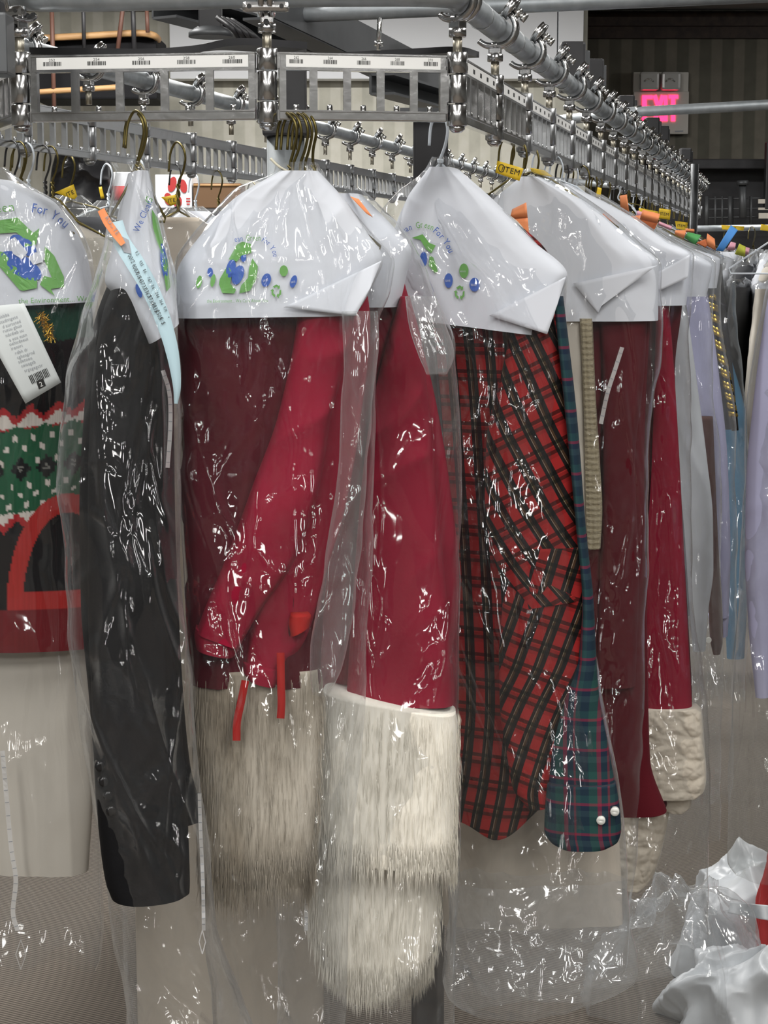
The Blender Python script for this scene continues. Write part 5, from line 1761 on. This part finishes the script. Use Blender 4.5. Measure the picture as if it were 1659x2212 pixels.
# a second rail at the far right, hung with bagged clothes
rk = tag(empty('clothes_rail'), 'thin pale clothes rail at the far right below the dark machinery', 'clothes rail')
ya, yb = at(1500, 494, 6.6), at(1900, 488, 6.2)
MB().tube([ya, yb], 0.011, 10).build('rail', 'galvanised', rk)
for px_ in (1503, 1890):
    q = at(px_, 492, 6.4)
    MB().tube([[q[0], q[1] + 0.05, 0], [q[0], q[1] + 0.05, 1.9]], 0.014, 8).build('upright', 'dark_steel', rk)
for k, (hx, Y, c_) in enumerate(((1572, 6.5, 'white_cloth'), (1625, 6.35, 'grey_cloth'), (1678, 6.2, 'offwhite_cloth'))):
    o_ = ('leftmost', 'middle', 'rightmost')[k]
    simple_set(hx, Y, c_, 300 + 13 * k, yaw=74, group='bagged garments on the far right rail', wm=0.40, lens=(0.85, 1.15),
               gl=o_ + ' garment in a clear bag on the far right rail', bl=o_ + ' shiny clear bag on the far right rail', cl=o_ + ' paper cape on the far right rail', hl=o_ + ' wire hanger on the far right rail', rail=492, with_cape=(k != 1))

# ---------------------------------------------------------------- L: the lavender shirt at the right edge
PLr = Plane(1760, 3.15, -20)
g = garment('lavender_shirt', 'lavender long sleeved shirt cut off by the right picture edge', 'shirt')
panel('body', [(560, 1700, 1900), (650, 1670, 2000), (1000, 1650, 2020), (1480, 1640, 2020)], PLr.shifted(0.03), 0.04, 'lavender_cloth', g, nu=80, nv=70, disp=cloth_disp(171, 0.010, 8, 0.6, 0.001))
panel('sleeve', [(600, 1668, 1720), (690, 1652, 1720), (850, 1630, 1712), (1050, 1612, 1690), (1200, 1610, 1676), (1350, 1618, 1670), (1500, 1634, 1668)], PLr.shifted(-0.02), 0.028, 'lavender_cloth', g, nu=70, nv=90, disp=velvet_disp(173, 0.010, 0.05, 0.006))
bL = bag('long clear bag around the lavender shirt at the right edge', [(470, 1740, 1790), (540, 1690, 1900), (640, 1650, 2020), (900, 1612, 2040), (1250, 1598, 2040), (1500, 1580, 2040), (1700, 1573, 2040), (1850, 1574, 2040), (1880, 1590, 1890, 2030)],
         PLr, [0.015, 0.05, 0.07, 0.075, 0.075, 0.07, 0.07, 0.065, 0.05], 175, 'film_haze', nu=150, nv=190, A=0.014, fx=9, crink=0.003)
hanger(PLr, 1765, 330, 1765, 470, 190, 110, 'wire_white', 'white wire hanger of the lavender shirt at the right edge')
rl = tag(empty('hanging_rail'), 'short steel rail just beyond the right edge carrying the lavender shirt', 'clothes rail')
q0 = PLr.at(1765, 337)
MB().tube([q0 - PLr.b * 0.35, q0 + PLr.b * 0.5], 0.010, 10).build('rail', 'galvanised', rl)
for k in (-0.3, 0.45):
    q = q0 + PLr.b * k
    MB().tube([q, [q[0], q[1], 3.0]], 0.006, 8).build('drop_rod', 'galvanised', rl)

# ---------------------------------------------------------------- bagged garments on the left run, behind the front ones
for k, (hx, Y) in enumerate(((40, 3.25), (150, 3.55), (232, 3.9), (420, 4.4), (545, 4.9))):
    simple_set(hx, Y, ['offwhite_cloth', 'grey_cloth', 'grey_cloth', 'offwhite_cloth', 'grey_cloth'][k], 400 + 17 * k, yaw=-14, wm=0.42, lens=(0.85, 1.08), group='bagged garments on the left run',
               gl=ORD[k] + ' bagged garment from the left on the left conveyor run', bl=ORD[k] + ' clear bag from the left on the left conveyor run',
               cl='paper cape on the left run behind the black jacket bag', hl=ORD[k] + ' bagged garment hanger from the left on the left run', film_m='film_haze', rail=rail_y(Y, LEFT_UP), with_cape=(k in (3,)), hm='wire_white' if k in (2, 3) else 'wire_gold')

# further hooks hanging on the rails
for k, Y in enumerate((2.86, 3.0, 3.42, 3.5, 3.58, 3.95, 4.25, 4.6, 4.8, 5.2, 5.6, 6.1, 6.6, 7.2)):
    hx = 1690 - 705 * 2.3 / Y
    Pk = Plane(hx, Y, -12)
    s = F / Y
    hanger(Pk, hx, rail_y(Y), hx + 3, rail_y(Y) + 0.09 * s, 0.17 * s, 0.08 * s, ('wire_gold', 'wire_gold', 'wire_black', 'wire_gold', 'wire_white')[k % 5], 'bare wire hanger crowded along the right conveyor run', 'bare hangers on the right run', r=0.0018)
for k, px_ in enumerate((28, 44, 60, 96, 112, 300, 380, 470)):
    Y = 0.293 * 17523 / (1690 - px_)
    Pk = Plane(px_, Y, -12)
    s = F / Y
    hanger(Pk, px_, rail_y(Y, LEFT_UP), px_ + 3, rail_y(Y, LEFT_UP) + 0.085 * s, 0.05 * s, 0.05 * s, ('wire_black', 'wire_gold', 'wire_white')[k % 3], 'bare wire hanger on the left conveyor run', 'bare hangers on the left run', r=0.0018)
hanger(Plane(297, 2.27, 0).shifted(0.01), 292, rail_y(2.27), 300, 352, 20, 30, 'wire_gold', 'thin doubled gilt hook beside the black jacket hanger', twist=False)


# ---------------------------------------------------------------- yellow tags and coloured notes
def item_tag(pts, P, label, word='ITEM', size=20, ang=12, numeral=True, group=None):
    t = sheet('item_tag', pts, P, 'yellow', n=4, th=0.0012)
    tag(t, label, 'tag', group)
    bv = bvh_of(t)
    x, y = pts[3]
    q = np.array(pts, float)
    c = q.mean(0)
    w = np.linalg.norm(q[1] - q[0])
    if word:
        sh, wl = word_local(word, size)
        a = math.radians(ang)
        ox, oy = c[0] + w * (0.10 if numeral else 0.0), c[1]
        decal('printed_word', [([(ox + (p[0] - wl / 2) * math.cos(a) + (p[1] - size * 0.35) * math.sin(a), oy + (p[0] - wl / 2) * math.sin(a) - (p[1] - size * 0.35) * math.cos(a)) for p in v], f) for v, f in sh], bv, 'ink_black', t, 0.0008)
    if numeral:
        ox, oy = q[0] * 0.5 + q[3] * 0.5
        ux, uy = (q[1] - q[0]) / w
        ccx, ccy = ox + ux * w * 0.2, oy + uy * w * 0.2
        r_ = size * 0.48
        ring = [bar(ccx + r_ * 0.75 * math.cos(2 * PI * i / 14), ccy + r_ * math.sin(2 * PI * i / 14), ccx + r_ * 0.75 * math.cos(2 * PI * (i + 1) / 14), ccy + r_ * math.sin(2 * PI * (i + 1) / 14), max(1.2, size * 0.09)) for i in range(14)]
        decal('numeral', ring + word_px('1', ccx - size * 0.16, ccy + size * 0.3, size * 0.8, ang), bv, 'ink_black', t, 0.0008)
    return t


item_tag([(1074, 347), (1131, 364), (1122, 391), (1070, 373)], Plane(1100, 2.72, -8), 'large yellow item tag hooked right of the corner, black lettering', 'ITEM', 17, 15)
item_tag([(1145, 362), (1176, 368), (1194, 382), (1150, 376)], Plane(1160, 2.86, -8), 'blank yellow tag lying on the second paper cape', None, 8, 10, False)
item_tag([(1291, 404), (1300, 407), (1297, 426), (1287, 424)], Plane(1292, 3.9, -8), 'tiny upright yellow tag among dark hangers on the right run', None, 8, 10, False)
item_tag([(1380, 449), (1422, 457), (1418, 472), (1380, 464)], Plane(1400, 4.6, -8), 'long yellow tag behind the big orange note', 'ITEM', 8, 8, False)
item_tag([(1424, 450), (1449, 453), (1447, 475), (1421, 471)], Plane(1430, 4.9, -8), 'square yellow tag above the pink note', 'ITEM', 9, 6, False)
item_tag([(1458, 477), (1486, 481), (1482, 498), (1461, 494)], Plane(1470, 5.5, -8), 'small yellow tag above the green note', 'ITEM', 8, 6, False)
item_tag([(1558, 486), (1608, 489), (1606, 498), (1560, 496)], Plane(1580, 6.1, -8), 'dim yellow tag on the far right rail behind the blue note', 'ITEM', 6, 3, False)
item_tag([(1644, 484), (1664, 487), (1662, 500), (1642, 497)], Plane(1655, 6.0, -8), 'dim yellow tag at the right picture edge', None, 6, 3, False)
item_tag([(118, 416), (159, 398), (167, 424), (161, 431)], Plane(140, 3.2, -8), 'yellow triangular tag on the bag behind the knitted sweater', 'ITE', 13, -22, False)
item_tag([(348, 426), (382, 420), (385, 440), (368, 445)], Plane(366, 3.6, -8), 'yellow tag right of the narrow jacket cape', 'ITE', 12, -8, False)
item_tag([(213, 404), (220, 403), (226, 428), (218, 430)], Plane(218, 3.8, -8), 'thin yellow tag on the white hanger left of the jacket bag', None, 8, 0, False)


def note(pts, px, Y, m, label, bend=0.012, yaw=-10):
    t = sheet('paper_note', pts, Plane(px, Y, yaw), m, n=6, bend=lambda u, v: bend * math.sin(v * PI) + bend * 0.5 * u, th=0.0006)
    return tag(t, label, 'note')


nn_ = note([(1106, 452), (1137, 437), (1140, 472), (1101, 474)], 1120, 2.70, 'orange', 'upright orange note on the first cape right of the plaid shirt cape')
sheet('folded_flap', [(1101, 474), (1140, 471), (1143, 507), (1128, 494)], Plane(1120, 2.69, -10), 'orange', nn_, n=4)
n2 = note([(1303, 461), (1333, 488), (1306, 512), (1266, 494)], 1300, 2.88, 'orange_dark', 'dark orange square note lying on the second paper cape')
decal('printed_word', word_px('OUT', 1282, 500, 20, -26, 0.9), bvh_of(n2), 'moulding', n2, 0.0008)
note([(1338, 423), (1354, 420), (1360, 464), (1341, 456)], 1348, 3.5, 'orange', 'tall orange note standing among hooks of the right run')
note([(1359, 467), (1384, 465), (1378, 489), (1356, 483)], 1370, 3.55, 'orange', 'pale orange note left of the big orange note')
note([(1376, 455), (1390, 458), (1388, 470), (1375, 468)], 1382, 3.62, 'pink', 'small pink note peeking out behind the big orange note')
n3 = note([(1388, 453), (1426, 462), (1420, 484), (1382, 474)], 1400, 3.5, 'orange', 'big orange folded note on the third paper cape')
sheet('folded_flap', [(1382, 474), (1420, 483), (1410, 504), (1377, 489)], Plane(1400, 3.49, -10), 'orange_dark', n3, n=4)
note([(1424, 478), (1452, 489), (1449, 498), (1421, 486)], 1436, 3.9, 'pink', 'pale pink note right of the big orange note')
note([(1459, 497), (1483, 497), (1477, 516), (1457, 506)], 1468, 4.1, 'orange', 'orange note touching the green note')
note([(1480, 493), (1500, 495), (1500, 503), (1482, 502)], 1490, 4.5, 'orange', 'sliver of orange note above the green note')
note([(1486, 501), (1515, 508), (1502, 529), (1478, 514)], 1497, 4.1, 'note_green', 'green square note among orange ones on the right run')
n4 = note([(1528, 504), (1544, 516), (1546, 541), (1524, 530)], 1530, 4.3, 'orange', 'folded orange note beside the blue strip')
sheet('folded_flap', [(1524, 516), (1528, 530), (1524, 534), (1503, 525)], Plane(1530, 4.29, -10), 'orange_dark', n4, n=4)
note([(1579, 486), (1594, 497), (1562, 543), (1546, 541)], 1570, 4.5, 'note_blue', 'long blue note strip leaning right on far bags')
note([(1579, 522), (1590, 525), (1587, 541), (1568, 541)], 1580, 4.8, 'pink', 'pink note just right of the blue strip')
note([(1597, 526), (1611, 533), (1609, 555), (1587, 549)], 1600, 4.8, 'note_lime', 'folded lime yellow note at the far right')
note([(1607, 532), (1620, 536), (1616, 551), (1606, 548)], 1612, 4.9, 'pink', 'pink note right of the lime note')


# ---------------------------------------------------------------- heap of plastic bags on the floor, lower right
def heap(name, label, cx, cy, Y, rx, rz, ry, m, seed, top=None, A=0.04, cat='plastic bag'):
    """A crumpled sack lying on the floor: a lumpy dome with sharp folds."""
    c0_ = at(cx, cy, Y)
    base = np.array([c0_[0], Y, 0.0])
    nu_, nv_ = 150, 80
    a = np.linspace(0, 2 * PI, nu_, endpoint=False)[None, :]
    t = np.linspace(0, 1, nv_)[:, None]
    el = t * PI / 2
    r = np.cos(el) ** 0.7
    wob = 1 + 0.25 * (vn(np.cos(a) * 2 + 5, np.sin(a) * 2 + t * 3, seed) - 0.5) * 2
    q1, q2 = r * np.cos(a), r * np.sin(a)
    d = A * 1.3 * (ridge(q1 * 1.5 + t, q2 * 1.5 + 3, seed + 1) - 0.4) + A * 0.7 * (ridge(q1 * 3.2 + q2 + 5, q2 * 3.0 - t * 2, seed + 2) - 0.4) + A * 0.22 * (ridge(q1 * 8 + q2 * 3, q2 * 8 - t * 4, seed + 3) - 0.4)
    x = (rx * r * wob + d * r) * np.cos(a)
    y = (ry * r * wob + d * r) * np.sin(a)
    z = rz * np.sin(el) * (0.8 + 0.35 * vn(np.cos(a) * 1.6 + 2, np.sin(a) * 1.6, seed + 4)) + d * np.sin(el) + 0.004
    v = np.stack([x + base[0], y + base[1], np.maximum(z, 0.003)], -1).reshape(-1, 3)
    f = []
    for i in range(nv_ - 1):
        for j in range(nu_):
            j2 = (j + 1) % nu_
            f.append((i * nu_ + j, i * nu_ + j2, (i + 1) * nu_ + j2, (i + 1) * nu_ + j))
    return tag(link(name, pymesh(name, v, f, True), m), label, cat)


heap('plastic_sack', 'opaque white plastic sack in the heap at lower right', 1650, 2100, 4.0, 0.22, 0.25, 0.18, 'bag_white', 501, A=0.022)
heap('plastic_sack', 'low white plastic sack in front corner of the heap', 1660, 2180, 3.68, 0.20, 0.15, 0.12, 'bag_white', 507, A=0.026)
heap('plastic_sack', 'clear crumpled plastic bag at the left of the heap', 1480, 2150, 3.76, 0.15, 0.24, 0.16, 'film_crumple', 513, A=0.04)
heap('red_bundle', 'red bundle glimpsed in the white heap at the right edge', 1690, 2010, 3.80, 0.045, 0.33, 0.05, 'sign_red', 519, A=0.02, cat='bundle')
sheet('plastic_flap', [(1578, 1948), (1665, 1956), (1668, 1990), (1572, 1972)], Plane(1620, 3.7, 0), 'bag_white', n=10, bend=lambda u, v: 0.02 * math.sin(u * 9) * v, th=0.001)
tag(bpy.data.objects['plastic_flap'], 'white bag rim folded over the top of the heap', 'plastic bag')

# ---------------------------------------------------------------- things on the walls and behind the conveyor
wp = tag(empty('boxed_soffit'), 'large white boxed soffit high on the middle wall', 'soffit')
x0, x1 = at(367, 100, 9.7)[0], at(1260, 100, 9.7)[0]
xm = at(1203, 100, 9.7)[0]
zb = at(800, 172, 9.7)[2]
MB().box(((x0 + xm) / 2, 9.72, (zb + 3.0) / 2), (xm - x0 - 0.006, 0.12, 3.0 - zb), bev=0.004).build('front_panel', 'white_paint', wp)
MB().box(((xm + x1) / 2, 9.73, (zb + 3.0) / 2), (x1 - xm - 0.006, 0.12, 3.0 - zb), bev=0.004).build('side_panel', 'white_paint', wp)

es = tag(empty('exit_sign'), 'cream emergency exit sign with red EXIT letters and twin lamps on the far wall', 'sign')
YS = 11.12
PX = Plane(1425, YS, 0)
q = lambda px, py, off=0.0: PX.at(px, py, off)


def wbox(px0, py0, px1, py1, dep, off, m, name, par, bev=0.006):
    a, b = q(px0, py0, off), q(px1, py1, off)
    c = (a + b) / 2
    return MB().box((c[0], c[1] - dep / 2, c[2]), (abs(b[0] - a[0]), dep, abs(a[2] - b[2])), bev=bev).build(name, m, par)


wbox(1366, 157, 1484, 202, 0.05, 0.06, 'sign_body', 'lamp_base', es)
wbox(1366, 199, 1483, 291, 0.06, 0.06, 'sign_body', 'sign_plate', es)
for a in (1380, 1426):
    hd = wbox(a, 157, a + 40, 197, 0.08, 0.01, 'clear_bulb', 'lamp_head', es, 0.015)
    MB().tube([q(a + 12 + 20 * t, 172 - 6 * math.sin(t * PI) + 4, -0.072) for t in (0, .25, .5, .75, 1)], 0.004, 6).build('reflector_rim', 'zinc', hd)
bvt = bvh_of(bpy.data.objects['sign_plate'])
sp = bpy.data.objects['sign_plate']


def seg(*b):
    return [bar(*k) for k in b]


decal('exit_letter', seg((1392, 206, 1392, 262, 10), (1388, 210, 1410, 210, 8), (1388, 233, 1406, 233, 7), (1388, 258, 1410, 258, 8)), bvt, 'exit_red', sp, 0.004)
decal('exit_letter', seg((1414, 206, 1432, 262, 9), (1432, 206, 1414, 262, 9)), bvt, 'exit_red', sp, 0.004)
decal('exit_letter', seg((1438, 206, 1438, 262, 8)), bvt, 'exit_red', sp, 0.004)
decal('exit_letter', seg((1444, 209, 1465, 209, 8), (1454, 206, 1454, 262, 9)), bvt, 'exit_red', sp, 0.004)
decal('small_print', [bar(1458, 284, 1476, 283, 3)], bvt, 'print_grey', sp, 0.003)

# dark machinery at the end of the room
mc = tag(empty('machine_cabinet'), 'big black machine filling the far right end below the wallpaper', 'machine')
YM = 10.6
a, b = at(1392, 345, YM), at(1990, 700, YM)
MB().box(((a[0] + b[0]) / 2, YM + 0.15, a[2] / 2), (b[0] - a[0], 0.5, a[2]), bev=0.01).build('housing', 'black_steel', mc)
MB().box(((a[0] + b[0]) / 2, YM - 0.2, at(1500, 360, YM)[2]), (b[0] - a[0], 0.2, 0.05), bev=0.006).build('top_ledge', 'black_steel', mc)
pcol = Plane(1600, YM - 0.35, 0)
MB().box(pcol.at(1664, 380), (0.06, 0.06, 0.36), bev=0.005).build('corner_post', 'black_steel', mc)
for py_ in (430, 452, 470):
    MB().tube([pcol.at(1530, py_), pcol.at(1690, py_ - 3)], 0.004, 6).build('cross_bar', 'dark_steel', mc)
for px_, w in ((1526, 0.012), (1578, 0.016), (1545, 0.006), (1560, 0.006), (1622, 0.008)):
    MB().tube([pcol.at(px_, 424), pcol.at(px_, 492)], w, 8).build('upright_pipe', 'dark_steel', mc)
MB().tube([pcol.at(1604, 400, -0.05), pcol.at(1605, 470, -0.05)], 0.020, 10).build('drive_shaft', 'dark_steel', mc)
MB().tube([pcol.at(1604, 390, -0.06), pcol.at(1604, 400, -0.06)], 0.032, 12).build('shaft_cap', 'dark_steel', mc)
for k, (px_, py_, w, h) in enumerate(((1652, 435, 28, 9), (1652, 451, 28, 5), (1650, 466, 22, 12))):
    a, b = pcol.at(px_ - w / 2, py_ - h / 2, -0.02), pcol.at(px_ + w / 2, py_ + h / 2, -0.02)
    MB().box((a + b) / 2, (b[0] - a[0], 0.012, a[2] - b[2])).build('label_plate', 'offwhite_cloth', mc)

# high wooden shelf with black front at the upper left
sh_ = tag(empty('hanging_shelf'), 'wooden edged shelf with black front hung by rods at upper left', 'shelf')
YH = 8.6
PS = Plane(200, YH, 0)
a, b = PS.at(90, 70), PS.at(345, 84)
MB().tube(smooth_path([PS.at(60, 84), PS.at(180, 78), PS.at(290, 72), PS.at(330, 76), PS.at(342, 86, 0.12)], 6), 0.016, 8).build('wood_edge', 'wood', sh_)
c_ = (PS.at(60, 78) + PS.at(336, 226)) / 2
MB().box((c_[0], YH + 0.25, c_[2] + 0.02), (PS.at(336, 88)[0] - PS.at(60, 88)[0], 0.4, PS.at(100, 92)[2] - PS.at(100, 232)[2]), bev=0.01).build('black_front', 'black_cloth', sh_)
MB().tube(smooth_path([PS.at(60, 200, -0.05), PS.at(180, 193, -0.05), PS.at(262, 188, -0.05)], 5), 0.013, 8).build('lower_edge', 'wood', sh_)
for x0_, y0_, x1_, y1_, r_, m_ in ((111, -20, 117, 245, 0.0105, 'rust_pipe'), (179, -20, 182, 105, 0.009, 'black_steel'), (270, -20, 254, 110, 0.0105, 'rust_pipe'), (286, -20, 290, 110, 0.011, 'black_steel'), (317, 20, 319, 70, 0.009, 'rust_pipe')):
    MB().tube([PS.at(x0_, y0_, -0.05), PS.at(x1_, y1_, -0.05)], r_, 8).build('hanging_rod', m_, sh_)

# storage behind the left run
cbn = tag(empty('storage_cabinet'), 'tall black cabinet behind the left conveyor run', 'cabinet')
a, b = at(80, 450, 6.0), at(560, 450, 6.0)
MB().box(((a[0] + b[0]) / 2, 6.25, a[2] / 2), (b[0] - a[0], 0.5, a[2]), bev=0.01).build('body', 'black_steel', cbn)
zc = a[2]


def carton(px0, px1, pyt, Y, m, label, extra=None):
    a, b = at(px0, 450, Y), at(px1, pyt, Y)
    o = tag(empty('carton'), label, 'box')
    MB().box(((a[0] + b[0]) / 2, Y + 0.1, (zc + b[2]) / 2 + 0.001), (b[0] - a[0], 0.2, b[2] - zc), bev=0.003).build('box', m, o)
    return o, Plane((px0 + px1) / 2, Y, 0)


o, p = carton(226, 300, 372, 6.02, 'white_paint', 'red and white carton left of the jacket bag, behind the rail')
sheet('red_band', [(226, 402), (300, 402), (300, 440), (226, 440)], p.shifted(-0.002), 'sign_red', o, n=2)
o, p = carton(336, 414, 378, 6.02, 'white_paint', 'white carton with red petals printed on it')
bx = bvh_of([c for c in o.children][0])
decal('red_petals', [ellipse(372, 398, 9, 17, 14, 0.25), ellipse(396, 402, 8, 15, 14, -0.2), ellipse(384, 436, 9, 13, 14, 0.1), ellipse(364, 430, 9, 14, 14, -0.3)], bx, 'sign_red', o, 0.003)
decal('small_print', [bar(402, 429, 411, 429, 3), bar(402, 435, 411, 435, 3), bar(403, 441, 410, 441, 3)], bx, 'sign_red', o, 0.003)
o, p = carton(418, 520, 396, 6.02, 'cardboard', 'brown cardboard carton beside the petal carton')
sheet('tape', [(418, 398), (520, 398), (520, 403), (418, 403)], p.shifted(-0.002), 'wood', o, n=2)
heap_ = panel('plastic_sack', [(336, 120, 235), (370, 112, 244), (420, 108, 246), (448, 106, 248)], Plane(180, 5.9, 0), 0.09, 'black_sack' if 'black_sack' in M else 'black_button', nu=110, nv=60, disp=film_disp(551, 0.03, 7, 0.01), sq=2.4)
tag(heap_, 'shiny black plastic sack on the cabinet behind the left rail', 'plastic bag')

# ------------------------------------------------------------------ put every origin at its thing's base
bpy.context.view_layer.update()
for o in [o for o in C.objects if o.parent is None and o.type in ('EMPTY', 'MESH') and o.get('kind') != 'structure']:
    ms = [o] if o.type == 'MESH' else []
    ms += [c for c in o.children_recursive if c.type == 'MESH']
    lo, hi = np.full(3, 1e9), np.full(3, -1e9)
    for q_ in ms:
        n_ = len(q_.data.vertices)
        if not n_:
            continue
        co_ = np.empty(n_ * 3, np.float32)
        q_.data.vertices.foreach_get('co', co_)
        co_ = co_.reshape(-1, 3)
        lo, hi = np.minimum(lo, co_.min(0)), np.maximum(hi, co_.max(0))
    base = np.array([(lo[0] + hi[0]) / 2, (lo[1] + hi[1]) / 2, lo[2]])
    if o.type == 'EMPTY':
        o.location = base
        for c in o.children:
            c.location = -base
    else:
        o.location = base
        o.data.transform(Matrix.Translation(-Vector(base)))
        for c in o.children:
            c.location = -base
